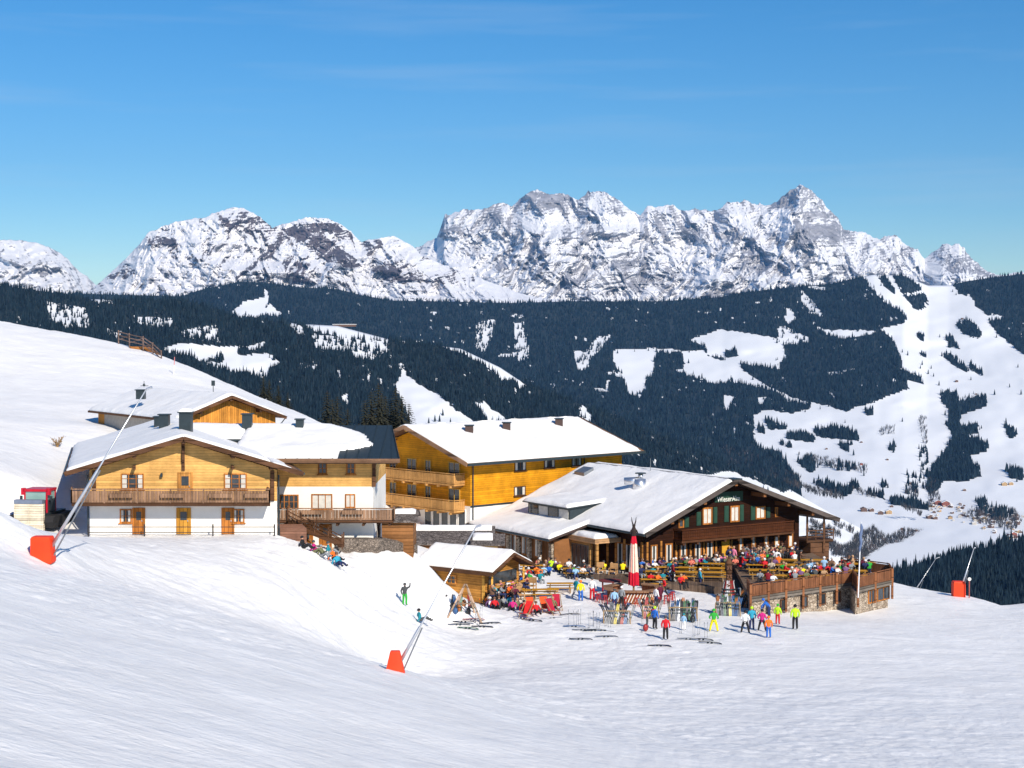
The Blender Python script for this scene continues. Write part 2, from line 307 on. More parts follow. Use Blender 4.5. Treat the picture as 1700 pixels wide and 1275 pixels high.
# ================================================================ FAR LAYERS
def smooth_noise1(px, amp, f, seed): return amp * fbm(px / f, px * 0 + .5, 4, seed)
def mix_mat(name, base_col, over_col, attr, rough=.85, jitter=.25, jscale=.02, bump=0):
    m, t, b = newmat(name, base_col, rough); N = t.nodes.new; K = t.links.new
    at = N('ShaderNodeAttribute'); at.attribute_name = attr; tc = N('ShaderNodeTexCoord')
    n = N('ShaderNodeTexNoise'); n.inputs['Scale'].default_value = jscale; n.inputs['Detail'].default_value = 8; n.inputs['Roughness'].default_value = .65; K(tc.outputs['Object'], n.inputs['Vector'])
    a = N('ShaderNodeMath'); a.operation = 'SUBTRACT'; a.inputs[1].default_value = .5; K(n.outputs[0], a.inputs[0])
    c = N('ShaderNodeMath'); c.operation = 'MULTIPLY_ADD'; c.inputs[1].default_value = jitter * 2; K(a.outputs[0], c.inputs[0]); K(at.outputs['Fac'], c.inputs[2])
    r = N('ShaderNodeValToRGB'); r.color_ramp.elements[0].position = .42; r.color_ramp.elements[1].position = .58; K(c.outputs[0], r.inputs[0])
    vr = N('ShaderNodeTexNoise'); vr.inputs['Scale'].default_value = jscale * .6; vr.inputs['Detail'].default_value = 6; K(tc.outputs['Object'], vr.inputs['Vector'])
    vc = N('ShaderNodeValToRGB'); vc.color_ramp.elements[0].position = .3; vc.color_ramp.elements[1].position = .7
    vc.color_ramp.elements[0].color = tuple(x * .6 for x in over_col[:3]) + (1,); vc.color_ramp.elements[1].color = tuple(min(1, x * 1.35) for x in over_col[:3]) + (1,); K(vr.outputs[0], vc.inputs[0])
    mm = N('ShaderNodeMixRGB'); mm.inputs[1].default_value = tuple(base_col[:3]) + (1,); K(vc.outputs[0], mm.inputs[2]); K(r.outputs[0], mm.inputs[0]); K(mm.outputs[0], b.inputs['Base Color'])
    if bump:
        bp = N('ShaderNodeBump'); bp.inputs['Strength'].default_value = .6; bp.inputs['Distance'].default_value = bump; K(n.outputs[0], bp.inputs['Height']); K(bp.outputs[0], b.inputs['Normal'])
    return m
def zp(poly, x0, y0, s): return [(x0 + a / s, y0 + b / s) for a, b in poly]
Z1 = lambda *p: zp(p, 0, 280, 3.984)
Z4 = lambda *p: zp(p, 1275, 280, 3.984)
Z5 = lambda *p: zp(p, 200, 500, 3.4)
Z6 = lambda *p: zp(p, 700, 500, 3.4)
Z7 = lambda *p: zp(p, 1200, 500, 2.898)
# --- back ridge across the valley
CREST_B = [(-400,480),(150,488),(300,492),(330,482),(400,467),(440,470),(500,477),(560,480),(600,490),(650,499),(720,500),(850,503),(950,500),(1100,500),(1200,493),(1230,486),(1300,478),(1380,471),(1420,462),(1450,456),(1500,458),(1540,474),(1575,474),(1610,466),(1660,459),(1700,455),(1900,445),(2100,470)]
def dB(px, py):
    yc = interp(px, CREST_B); t = np.clip((py - yc) / (830 - yc), 0, 1)
    d = np.where(py < 830, 7600 + (4200 - 7600) * t, 4200 - (py - 830) * 10.0)
    return d * (1 + .016 * fbm(px / 160., py / 60., 4, 31) * np.clip((py - yc) / 30, 0, 1) * (py < 900))
OPS_B = [('F', [(-500,380),(1430,380),(1431,458),(1451,486),(1468,501),(1486,511),(1506,526),(1501,536),(1463,546),(1483,564),(1493,589),(1500,620),(1510,645),(1448,668),(1403,682),(1345,667),(1317,660),(1270,640),(1234,620),(1200,618),(1150,640),(1150,800),(1330,800),(1330,900),(-500,900)]),
 ('F', [(1150,636),(1234,636),(1290,650),(1314,668),(1345,669),(1343,680),(1315,686),(1269,680),(1252,690),(1253,741),(1290,750),(1310,775),(1330,805),(1150,830)]),
 ('S', [(1018,581),(1088,578),(1132,581),(1131,585),(1091,586),(1085,618),(1073,629),(1072,647),(1050,659),(1035,629),(1006,618),(1035,617),(1020,609)]),
 ('S', [(950,582),(973,585),(976,575),(965,612),(953,597)]), ('H', [(973,585),(991,559),(1015,557),(1000,579),(982,591),(976,612),(962,616),(953,600)]),
 ('S', [(1141,565),(1176,552),(1200,547),(1250,554),(1300,564),(1303,593),(1290,612),(1228,603),(1200,595),(1176,590),(1170,575)]),
 ('S', [(1132,583),(1170,582),(1176,591),(1200,600),(1222,592),(1234,616),(1270,638),(1317,660),(1345,667),(1340,671),(1310,667),(1290,650),(1234,637),(1200,633),(1182,636),(1158,628),(1135,620),(1115,617),(1138,610)]),
 ('F', [(1205,582),(1222,582),(1224,592),(1205,595)]), ('F',[(1095,590),(1130,588),(1130,612),(1095,612)]),
 ('S', [(1348,541),(1380,548),(1452,548),(1452,555),(1393,564),(1370,552)]), ('H', [(1290,548),(1300,540),(1345,560),(1340,570),(1290,572)]),
 ('S', [(1305,512),(1315,512),(1320,530),(1310,540),(1302,530)]), ('H', [(1328,480),(1340,490),(1365,520),(1362,528),(1345,520),(1330,500)]), ('H',[(1345,474),(1372,478),(1372,482),(1345,480)]),
 ('S', [(384,520),(405,500),(440,494),(438,478),(443,480),(448,505),(470,522),(400,528)]),
 ('H', [(787,578),(792,540),(805,532),(824,530),(815,560),(806,585)]), ('H', [(848,522),(868,521),(866,527),(848,527)]), ('H', [(852,535),(865,535),(879,578),(874,600),(860,603),(856,570)]), ('S', [(824,588),(858,586),(855,592),(826,592)]),
 ('S', [(980,643),(1003,646),(1008,630),(1012,632),(1006,652),(998,655)]), ('S',Z7((100,545),(150,555),(150,560),(100,556))), ('S',Z7((170,465),(215,462),(190,500),(160,490))), ('S',Z7((0,450),(60,460),(20,530),(0,500))),
 ('S',Z7((515,440),(545,465),(530,470),(512,450))), ('H',Z7((510,345),(640,320),(645,330),(520,355))),
 ('F', [(1580,468),(1720,440),(2200,430),(2200,640),(1740,607),(1702,591),(1659,556),(1639,533),(1677,527),(1639,522),(1619,508),(1619,501),(1590,486)]),
 ('F', Z4((730,720),(780,700),(850,830),(790,800))), ('F', Z4((820,700),(900,700),(990,760),(1020,810),(950,820),(900,830),(850,760))), ('F', Z4((880,840),(1050,830),(1055,900),(1010,940),(960,930),(940,890))),
 ('F', Z4((1245,1040),(1260,1005),(1350,1010),(1410,1080),(1400,1118),(1290,1100))), ('F', Z4((980,1095),(1030,1095),(1035,1145),(1000,1130))), ('F', Z4((1170,1120),(1210,1105),(1265,1190),(1200,1185))), ('F', Z4((1010,1205),(1045,1230),(1040,1250),(1015,1235))),
 ('F', Z4((1150,1240),(1200,1225),(1290,1275),(1310,1310),(1250,1300))),
 ('F', Z7((1060,250),(1110,265),(1180,325),(1170,340),(1100,300))), ('F', Z7((1180,290),(1245,340),(1248,362),(1190,330))),
 ('F', Z7((840,300),(870,335),(960,365),(960,395),(880,375),(850,350))), ('F', Z7((1050,430),(1130,440),(1140,480),(1265,455),(1268,505),(1145,550),(1140,605),(1230,600),(1230,636),(1150,642),(1275,690),(1270,722),(1160,752),(1240,805),(1240,842),(1180,868),(1060,865),(1040,905),(1000,930),(975,900),(975,850),(1010,790),(1060,740),(1110,645),(1070,600),(1095,530),(1050,480))),
 ('F', Z7((440,620),(540,602),(650,640),(652,672),(570,668),(450,652))), ('F', Z7((310,640),(380,628),(440,652),(440,682),(310,662))), ('F', Z7((200,562),(260,590),(312,602),(312,614),(220,616))), ('F', Z7((555,690),(605,682),(608,722),(570,712))),
 ('F', Z7((360,765),(430,752),(455,800),(430,825),(370,790))), ('F', Z7((450,862),(540,892),(620,915),(600,942),(500,914),(450,884))), ('H', Z7((470,785),(600,790),(685,805),(680,824),(560,812))), ('F', Z7((690,912),(765,935),(775,955),(700,932))),
 ('F', Z7((800,955),(900,962),(990,992),(985,1004),(900,995),(820,978))), ('F', Z7((1365,812),(1445,815),(1445,862),(1385,855))), ('F', Z7((1350,590),(1380,602),(1415,640),(1400,668),(1372,655))), ('H',Z7((880,830),(940,850),(935,950),(880,930))), ('H',Z7((940,700),(990,700),(985,900),(950,900))),
 ('F', [(1640,530),(1700,545),(1700,575),(1665,560)]), ('H', Z7((1215,945),(1290,950),(1300,1010),(1400,1010),(1410,1040),(1290,1060),(1210,1010))), ('F', Z7((1225,955),(1262,950),(1270,1000),(1235,1005))), ('F', Z7((1310,1010),(1360,1000),(1370,1040),(1320,1050)))]
OPS_B += [('F', Z7((615,870),(650,872),(650,905),(615,905))), ('F', Z7((760,872),(785,872),(785,900),(760,900))), ('F',Z7((800,690),(832,690),(830,722),(800,718))), ('F',Z7((688,520),(722,520),(720,550),(690,550))), ('F',Z7((170,610),(198,610),(196,632),(172,632))), ('F',Z7((275,680),(290,680),(290,702),(275,700))), ('F',Z7((305,680),(335,680),(335,708),(308,706)))]
CREST_A = [(-600,440),(-200,450),(0,474),(60,482),(150,497),(250,497),(310,500),(340,508),(400,528),(440,532),(500,538),(560,541),(640,562),(720,573),(765,579),(830,610),(860,630),(940,662),(1000,684),(1100,726),(1200,768),(1290,800),(1380,852),(1480,902),(1600,962),(1800,1060),(2200,1200)]
def dA(px, py):
    yc = interp(px, CREST_A); d = 3500 - (py - yc) * 5.2
    return np.maximum(d, 900) * (1 + .03 * fbm(px / 150., py / 70., 4, 41) * np.clip((py - yc) / 30, 0, 1))
OPS_A = [('F', [(-700,300),(2300,300),(2300,1300),(-700,1300)]),
 ('S', Z5((240,262),(350,232),(420,242),(560,255),(700,255),(830,225),(800,272),(680,275),(700,302),(830,292),(905,345),(840,380),(830,435),(720,412),(540,382),(400,312),(250,290))),
 ('F', Z5((660,270),(800,280),(790,300),(670,298))), ('F', Z5((500,325),(580,320),(585,345),(500,345))),
 ('H', Z5((340,175),(400,150),(545,135),(555,230),(420,210),(340,190))), ('H', Z5((75,85),(120,105),(300,102),(295,148),(120,140))),
 ('S', Z5((1010,122),(1200,130),(1510,192),(1510,215),(1250,205),(1180,185),(1100,170))), ('H', Z5((1080,180),(1250,205),(1510,215),(1510,290),(1420,330),(1340,320),(1270,285),(1100,262))), ('H', Z5((945,110),(1010,130),(1050,200),(990,180))),
 ('H', Z5((1040,370),(1125,350),(1120,390),(1060,385))), ('S', Z5((1200,395),(1240,385),(1255,450),(1215,425))), ('H',Z5((1390,420),(1480,440),(1480,470),(1400,450))), ('S',Z5((1240,545),(1285,515),(1285,590),(1260,580))), ('H',Z5((890,440),(930,440),(920,475),(900,475))),
 ('S', [(656,640),(664,625),(669,603),(674,622),(684,630),(700,641),(729,655),(756,680),(794,705),(810,730),(690,730),(672,680)]),
 ('S', Z6((40,225),(180,243),(300,300),(450,370),(545,400),(530,430),(585,480),(560,500),(520,450),(450,445),(380,385),(250,305),(120,262))),
 ('S', Z6((275,562),(330,580),(360,560),(380,602),(470,655),(465,690),(380,700),(330,605))), ('S', Z6((878,600),(910,590),(965,650),(935,690),(890,640))), ('H',Z6((640,450),(800,475),(780,490),(660,465))), ('S',Z6((605,505),(620,510),(625,525),(610,520))),
 ('H', Z1((300,880),(450,905),(570,925),(600,1040),(450,1055),(330,1010))), ('H', Z1((600,860),(740,870),(740,895),(640,890))),
 ('H',Z1((700,1050),(790,1090),(770,1130),(700,1100))), ('H',Z1((880,975),(1140,990),(1140,1050),(940,1030))),
 ('S', [(1168,790),(1208,781),(1262,800),(1300,818),(1325,806),(1700,900),(2300,1000),(2300,1300),(1100,1300),(1180,880)]), ('S',Z7((160,735),(240,770),(235,775),(170,745))), ('H', Z7((0,690),(100,715),(95,725),(0,700)))]
CREST_R = [(1200,1010),(1380,975),(1480,950),(1530,940),(1580,920),(1650,906),(1700,896),(1900,870),(2300,830)]
def dR(px, py): yc = interp(px, CREST_R); return (2500 - (py - yc) * 4.5) * (1 + .02 * fbm(px / 80., py / 40., 3, 51))
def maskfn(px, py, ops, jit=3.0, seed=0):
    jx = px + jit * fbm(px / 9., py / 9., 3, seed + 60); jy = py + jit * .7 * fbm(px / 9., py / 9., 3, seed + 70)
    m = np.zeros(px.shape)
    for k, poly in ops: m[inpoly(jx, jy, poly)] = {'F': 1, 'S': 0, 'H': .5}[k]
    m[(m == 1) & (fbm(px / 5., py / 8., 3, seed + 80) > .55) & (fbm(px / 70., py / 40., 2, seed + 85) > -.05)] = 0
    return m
MIXSNOW = (.84, .86, .89)
FLOOR = mix_mat('snow and canopy shaded floor', MIXSNOW, (.02, .03, .035), 'forest', jitter=.12, jscale=.01)  # dark under the trees: canopy shade and needle litter put into the ground colour
def layer(name, crest, dfn, ops, x0, x1, y1, step, ystep, seed):
    cols = np.arange(x0, x1 + 1, step); nr = int((y1 - 440) / ystep); t = np.linspace(0, 1, nr)[:, None]
    yc = interp(cols, crest)[None, :]; PY = yc + (np.maximum(y1, yc + 20) - yc) * t; PXg = np.broadcast_to(cols[None, :], PY.shape)
    D = dfn(PXg, PY); x, y, z = Pn(PXg, PY, D); fo = maskfn(PXg, PY, ops, seed=seed)
    # carry the surface over the crest and down behind it
    bx, by, bz = x[:1] * 1.06, y[:1] * 1.06, z[:1] - 260
    x = np.concatenate([bx, x]); y = np.concatenate([by, y]); z = np.concatenate([bz, z]); fo = np.concatenate([fo[:1], fo])
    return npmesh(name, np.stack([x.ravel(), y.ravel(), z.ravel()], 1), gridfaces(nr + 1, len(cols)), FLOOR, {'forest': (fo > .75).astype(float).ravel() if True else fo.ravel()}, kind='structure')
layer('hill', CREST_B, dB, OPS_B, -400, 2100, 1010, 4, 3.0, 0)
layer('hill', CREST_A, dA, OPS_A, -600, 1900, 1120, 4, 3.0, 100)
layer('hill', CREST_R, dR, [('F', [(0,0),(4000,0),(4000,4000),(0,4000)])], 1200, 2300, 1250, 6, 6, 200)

def needle_mat(name, col):
    m, t, b = newmat(name, col, .95, 0, .1); N = t.nodes.new; K = t.links.new
    at = N('ShaderNodeAttribute'); at.attribute_name = 'tone'; r = N('ShaderNodeValToRGB')
    r.color_ramp.elements[0].color = tuple(x * .4 for x in col[:3]) + (1,); r.color_ramp.elements[1].color = (col[0] * 2.6, col[1] * 1.8, col[2] * 1.5, 1); e = r.color_ramp.elements.new(.8); e.color = tuple(x * 1.25 for x in col[:3]) + (1,)
    K(at.outputs['Fac'], r.inputs[0]); K(r.outputs[0], b.inputs['Base Color']); return m
NEEDLE = needle_mat('distant spruce needles', (.011, .024, .035))
BARE = needle_mat('distant bare twigs', (.05, .052, .056))
def scatter(x0, x1, crest, dfn, ops, y1, per_px2_at, seed, maxn=200000):
    """random ground points of the layer lying in its forest patches; returns px, py, d"""
    rs = np.random.RandomState(seed); area = (x1 - x0) * (y1 - 440); n = int(area * per_px2_at)
    px = rs.uniform(x0, x1, n); py = rs.uniform(440, y1, n); yc = interp(px, crest); ok = py > yc; px, py = px[ok], py[ok]
    m = maskfn(px, py, ops, seed=0 if crest is CREST_B else 100)
    sp_ = fbm(px / 6., py / 6., 3, seed); keep = (m > .9) & (sp_ < .52); keep |= (m == .5) & (fbm(px / 4., py / 7., 3, seed + 3) > .02) & (rs.rand(len(px)) < .6)
    m2 = maskfn(px, py, ops, jit=22.0, seed=500); keep |= (m < .4) & (m2 > .9) & (rs.rand(len(px)) < .09) & (fbm(px / 7., py / 5., 2, seed + 9) > 0)
    px, py = px[keep], py[keep]; o = np.argsort(py); px, py = px[o], py[o]
    return px, py, dfn(px, py)
def cones(name, px, py, d, hmin, hmax, wr, tiers, sides, seed, m, label, cat):
    rs = np.random.RandomState(seed); x, y, z = Pn(px, py, d); n = len(x); h = rs.uniform(hmin, hmax, n) * (1 + .3 * (rs.rand(n) > .9)) * (1 + .35 * fbm(px / 12., py / 8., 2, seed + 5)); w_ = h * wr * rs.uniform(.8, 1.25, n); rot = rs.rand(n) * 6.28
    V = []; Fc = []; base = 0; T = []
    tone = rs.rand(n)
    for k in range(tiers):
        b0 = .04 + .55 * k / tiers; top = 1.0 if k == tiers - 1 else b0 + .5; rw = w_ * (1 - .8 * k / tiers)
        ring = []
        for s_ in range(sides):
            a = rot + 6.2832 * s_ / sides + k * .5; jr = rs.uniform(.65, 1.2, n)
            ring.append(np.stack([x + np.cos(a) * rw * jr, y + np.sin(a) * rw * jr, z + h * b0 * 1.0 - h * .03 * rs.rand(n)], 1))
        ring.append(np.stack([x, y, z + h * top], 1))
        vv = np.stack(ring, 1).reshape(-1, 3); V.append(vv); idx = base + np.arange(n) * (sides + 1)
        for s_ in range(sides): Fc.append(np.stack([idx + s_, idx + (s_ + 1) % sides, idx + sides], 1))
        base += n * (sides + 1); T.append(np.repeat(tone, sides + 1))
    return npmesh(name, np.concatenate(V), np.concatenate(Fc), m, {'tone': np.concatenate(T)}, smooth=False, kind='stuff', label=label, cat=cat)
px, py, d = scatter(-350, 2050, CREST_B, dB, OPS_B, 900, .22, 1)
cones('forest', px, py, d, 13, 22, .17, 1, 5, 2, NEEDLE, 'dense dark blue spruce forest covering the far ridge across the valley', 'forest')
px, py, d = scatter(-500, 1500, CREST_A, dA, OPS_A, 900, .22, 3)
cones('forest', px, py, d, 8, 15, .17, 2, 5, 4, NEEDLE, 'dark spruce forest on the nearer ridge sloping down behind the lodges', 'forest')
px, py, d = scatter(1300, 2250, CREST_R, dR, [('F', [(0,0),(4000,0),(4000,4000),(0,4000)])], 1150, .16, 5)
cones('forest', px, py, d, 10, 19, .17, 2, 6, 6, NEEDLE, 'dark green spruce wood below the piste edge on the right', 'forest')

# --- bare larch / birch thickets in the valley
def bare(name, polys, dfn, dens, hmin, hmax, seed, label):
    rs = np.random.RandomState(seed); X = []
    for poly in polys:
        a = np.array(poly); n = max(3, int((np.ptp(a[:, 0])) * (np.ptp(a[:, 1])) * dens)); px = rs.uniform(a[:, 0].min(), a[:, 0].max(), n); py = rs.uniform(a[:, 1].min(), a[:, 1].max(), n); k = inpoly(px, py, poly); X.append(np.stack([px[k], py[k]], 1))
    X = np.concatenate(X); d = dfn(X[:, 0], X[:, 1]); x, y, z = Pn(X[:, 0], X[:, 1], d); n = len(x); h = rs.uniform(hmin, hmax, n); V = []; Fc = []; T = []; base = 0; tone = rs.rand(n)
    for k in range(11):
        a = rs.rand(n) * 6.28; lean = rs.uniform(0, .34, n) * (k > 0); b0 = h * (0 if k == 0 else .25) * rs.rand(n); hh = h * rs.uniform(.6, 1, n); tw = .032 * h * (1 if k == 0 else .8)
        dx, dy = np.cos(a) * lean * h, np.sin(a) * lean * h; p0 = np.stack([x - tw, y, z + b0], 1); p1 = np.stack([x + tw, y + tw, z + b0], 1); p2 = np.stack([x + dx, y + dy, z + hh], 1)
        V.append(np.stack([p0, p1, p2], 1).reshape(-1, 3)); i = base + np.arange(n) * 3; Fc.append(np.stack([i, i + 1, i + 2], 1)); base += 3 * n; T.append(np.repeat(tone, 3))
    npmesh(name, np.concatenate(V), np.concatenate(Fc), BARE, {'tone': np.concatenate(T)}, smooth=False, kind='stuff', label=label, cat='trees')
bare('bare_thicket', [[(1400,915),(1420,890),(1450,878),(1470,895),(1500,880),(1530,885),(1560,905),(1560,935),(1480,958),(1410,945)], [(1340,880),(1370,890),(1400,915),(1395,925),(1350,900)], Z7((290,860),(380,890),(560,930),(590,960),(450,940),(300,880)), Z7((420,1060),(560,1110),(570,1150),(440,1100)), Z7((1020,1080),(1100,1110),(1095,1140),(1040,1110)), Z7((850,985),(960,1020),(955,1040),(880,1010)), Z7((530,1060),(630,1100),(630,1125),(540,1085)), Z7((560,1190),(700,1180),(700,1240),(520,1230))], dA, .24, 9, 17, 11, 'grey leafless trees and bushes on the snowy slope behind the terrace')
bare('bare_thicket', [Z7((880,890),(940,890),(940,950),(880,940)), Z7((1200,1000),(1400,1000),(1440,1060),(1400,1110),(1230,1070),(1150,1040)), Z7((980,860),(1030,880),(1050,980),(990,1000)), Z7((360,740),(440,745),(700,800),(690,830),(480,800)), Z7((0,700),(120,730),(380,850),(370,870),(280,900),(100,850),(0,790)), Z7((940,560),(980,560),(985,700),(960,690)), Z7((620,900),(780,940),(770,960),(640,930)), Z7((750,620),(830,600),(830,640),(760,650))], dB, .14, 10, 18, 12, 'grey leafless trees scattered round the valley village')

# --- far rock and snow mountains
def massif(name, crest, d0, dcr, ybase, x0, x1, step, nr, seed, amp, fx, fy, rockbias, mat_, patches=(), jag=1.6, topr=.0):
    cols = np.arange(x0, x1 + .1, step); yc = interp(cols, crest); ycs = yc.copy(); yc = yc - jag * 1.2 * (ridged(cols / 26., cols * 0 + seed, 5, seed) - .4) * 3.6 + jag * .5 * fbm(cols / 4., cols * 0 + 2, 3, seed + 5) * 2
    t = np.linspace(0, 1, nr)[:, None] ** 1.0; PY = yc[None] + (ybase - yc[None]) * t; PXg = np.broadcast_to(cols[None], PY.shape).copy()
    wx = PXg + 14 * fbm(PXg / 50., PY / 40., 3, seed + 8)
    dg = .75 + .35 * fbm(PXg / 200., PY / 200., 2, seed + 9)
    s1, s2 = wx + dg * (PY - yc[None]), wx - dg * (PY - yc[None]) + 777
    rg = np.maximum(ridged(s1 / fx, PY / fy, 7, seed, .58), .96 * ridged(s2 / fx, PY / fy, 7, seed + 3, .58))
    rg2 = np.maximum(ridged(s1 / (fx * .3), PY / (fy * .3), 6, seed + 20, .64), ridged(s2 / (fx * .3), PY / (fy * .3), 6, seed + 23, .64))
    ts = (PY - ycs[None]) / (ybase - ycs[None]); env = np.clip(.4 + ts * 1.3, .2, 1)
    D = dcr + (d0 - dcr) * ts - amp * (rg - .3) * env - amp * .28 * (rg2 - .3) * env
    x, y, z = Pn(PXg, PY, D)
    # rock shows where the face is steep
    gx = np.gradient(D, axis=1) / (step * D / F_PX); gy = np.gradient(D, axis=0) / (np.gradient(PY, axis=0) * D / F_PX)
    nl = np.sqrt(gx ** 2 + gy ** 2 + 1); side = gx / nl; steep = 1 - np.clip(-gy, 0, 4) / nl
    dn = np.where(fbm(PXg / 45., PY / 60., 3, seed + 41) > 0, fbm(s1 / 9., PY / 45., 6, seed + 30, .66), fbm(s2 / 9., PY / 45., 6, seed + 31, .66))
    rock = rockbias + topr * (1 - t) ** 1.3 + .35 * (steep - .45) + .2 * np.abs(side) + .62 * dn + .34 * fbm(wx / 34., PY / 26., 4, seed + 36, .5) + .08 * fbm(PXg / 3., PY / 3., 3, seed + 33)
    rock += .10 * np.sin((PY + .22 * PXg + 7 * fbm(PXg / 40., PY / 40., 3, seed + 2)) * 1.25) * np.clip(1.2 - 2.0 * t, 0, 1)
    for poly, val in patches:
        jx = PXg + 9 * fbm(PXg / 14., PY / 10., 4, 77); jy = PY + 7 * fbm(PXg / 14., PY / 10., 4, 78); ins = inpoly(jx, jy, poly); rock = rock + val * ins
    rock = rock - .25 * np.clip((t - .82) * 6, 0, 1)
    bx, by, bz = x[:1] * 1.05, y[:1] * 1.05, z[:1] - 500
    x = np.concatenate([bx, x]); y = np.concatenate([by, y]); z = np.concatenate([bz, z]); rock = np.concatenate([rock[:1], rock])
    return npmesh(name, np.stack([x.ravel(), y.ravel(), z.ravel()], 1), gridfaces(nr + 1, len(cols)), mat_, {'rock': rock.ravel()}, kind='structure')
ROCKL = mix_mat('pale limestone and snow', (.9, .9, .92), (.34, .335, .36), 'rock', jitter=.14, jscale=.009, bump=25)
ROCKD = mix_mat('dark rock and snow', (.88, .88, .91), (.12, .1, .11), 'rock', jitter=.14, jscale=.009, bump=20)
massif('mountains', [(600,470),(660,430),(700,408),(725,393),(738,360),(755,350),(800,345),(830,338),(850,340),(868,325),(893,316),(930,322),(958,330),(975,320),(1003,315),(1020,326),(1040,345),(1062,358),(1075,343),(1120,340),(1130,350),(1170,345),(1185,352),(1210,335),(1240,332),(1262,340),(1290,335),(1310,318),(1328,305),(1345,312),(1362,330),(1375,345),(1392,360),(1400,378),(1440,390),(1462,396),(1485,388),(1497,400),(1520,412),(1535,430),(1548,420),(1565,408),(1592,403),(1606,420),(1625,440),(1650,455),(1700,452),(1800,440),(2000,460)], 11500, 15500, 520, 610, 1990, 1.0, 215, 3, 1500, 130., 150., .285, ROCKL,
  patches=[([(850,318),(955,325),(955,350),(920,345),(880,352),(850,350)], .25), ([(1090,430),(1130,400),(1200,440),(1200,480),(1120,450)], -.35), ([(862,360),(940,355),(930,385),(870,385)], -.4), ([(985,350),(1030,355),(1050,390),(1010,390)], -.4), ([(1280,345),(1310,350),(1330,400),(1330,450),(1300,420)], -.3), ([(700,410),(800,430),(850,480),(760,470),(690,440)], -.35), ([(1540,440),(1640,460),(1640,480),(1560,480)], -.25), ([(1650,450),(2000,440),(2000,520),(1650,520)], -.5), ([(1270,330),(1328,300),(1400,370),(1400,400),(1290,420)], .12)], jag=1.7, topr=.1)
massif('mountains', [(-500,430),(-200,410),(0,397),(60,402),(100,420),(130,447),(155,468),(180,490),(240,500)], 11000, 13500, 520, -500, 240, 2.2, 70, 9, 1200, 90., 110., .2, ROCKL, jag=1.0)
massif('mountains', [(100,500),(150,480),(175,460),(200,437),(225,412),(248,385),(290,367),(340,360),(365,350),(388,342),(405,345),(430,358),(452,378),(480,370),(510,362),(545,362),(575,378),(600,400),(625,395),(655,391),(685,408),(700,425),(760,450),(840,478),(900,495),(1200,505)], 8800, 11000, 525, 100, 1180, 1.0, 160, 17, 900, 95., 100., .10, ROCKD,
  patches=[([(358,352),(400,348),(440,362),(470,385),(490,400),(470,420),(430,400),(400,385),(365,375)], .3), ([(470,380),(505,366),(560,370),(590,395),(575,400),(540,388),(555,410),(590,425),(600,440),(570,445),(530,425),(500,405)], .42), ([(400,400),(470,420),(520,430),(540,470),(480,475),(420,460)], .2), ([(175,462),(205,440),(225,445),(205,465)], .35), ([(250,395),(300,400),(290,412),(240,408)], .3), ([(610,440),(650,440),(680,465),(640,468)], .3), ([(620,398),(665,398),(650,408),(625,405)], .25), ([(260,440),(300,430),(400,470),(300,480),(230,475)], -.3), ([(600,470),(1200,480),(1200,530),(500,530)], -.22)], jag=1.1, topr=.08)
# --- the air
hz = MB(); fr0 = Fr((0, 0, 0), 90, 0); hz.box(fr0, -9500, 9500, -60, 16800, -900, 1950)
hm = bpy.data.materials.new('air'); hm.use_nodes = True; ht = hm.node_tree; ht.nodes.clear(); ho = ht.nodes.new('ShaderNodeOutputMaterial'); hv = ht.nodes.new('ShaderNodeVolumePrincipled')
hv.inputs['Density'].default_value = HAZE = 2.1e-5; hv.inputs['Color'].default_value = (.22, .52, 1, 1); hv.inputs['Anisotropy'].default_value = 0
ht.links.new(hv.outputs[0], ho.inputs['Volume'])
hz.build('haze', hm, kind='stuff', label='thin bluish air haze over the valley and far peaks', cat='haze')
# ================================================================ BUILDING HELPERS
def planehit(px, py, o, n):
    r = ray(px, py); n = Vector(n); t = (Vector(o) - CAM).dot(n) / r.dot(n); return CAM + r * t
class Wall:
    """upright plane: point o, direction a (along), outward normal n"""
    def __init__(s, o, a, n): s.o = Vector(o); s.a = Vector(a).normalized(); s.n = Vector(n).normalized()
    def p(s, u, out, z): q = s.o + s.a * u + s.n * out; return Vector((q.x, q.y, z))
    def hit(s, px, py): q = planehit(px, py, s.o, s.n); return (q - s.o).dot(s.a), q.z
    def box(s, mb, u0, u1, o0, o1, z0, z1): return mb.hexa([s.p(u, o, z) for z in (z0, z1) for (u, o) in ((u0, o0), (u1, o0), (u1, o1), (u0, o1))])
GLASS = mat('window glass', (.035, .045, .055), .08, 0, .4, 1.5, .6)
CURT = mat('white curtain', (.62, .6, .55), .8); ORWOOD = wood('orange stained wood', (.42, .16, .035), .3, 90); DKWOOD = wood('dark brown timber', (.027, .0095, .005), .2)
DKBEAM = wood('dark beam', (.11, .055, .03), .5); GREENSH = mat('green shutter paint', (.018, .06, .04), .6); WHITEP = mat('white plaster', (.82, .8, .76), .85, 0, .05, 1.2, .2, .1)
METAL = mat('dark sheet metal', (.035, .05, .058), .45, .3); GREY = mat('grey metal', (.25, .27, .29), .4, .7); STEEL = mat('bright steel', (.75, .76, .78), .3, .9, .05)
LARCH = wood('pale larch boards', (.74, .43, .14), .2, None, .7, .2); LARCHV = wood('larch boards upright', (.55, .26, .07), .18, 80); RAILW = wood('weathered railing boards', (.27, .165, .105), .2, 90)
YEL = wood('orange yellow siding', (.66, .29, .012), .22, None, .62, .14); YEL2 = wood('golden balcony boards', (.56, .30, .10), .2, -43, .5, .15); SOFF = wood('brown soffit boards', (.2, .115, .07), .25)
SHING = rough_stone('wooden shingles', (.09, .075, .07), (.2, .175, .165), 3.2); STONE = rough_stone('pale rubble stone', (.26, .2, .145), (.52, .44, .35), 3.0); LOG = wood('round log wall', (.26, .12, .045), .28, None, .35, .35)
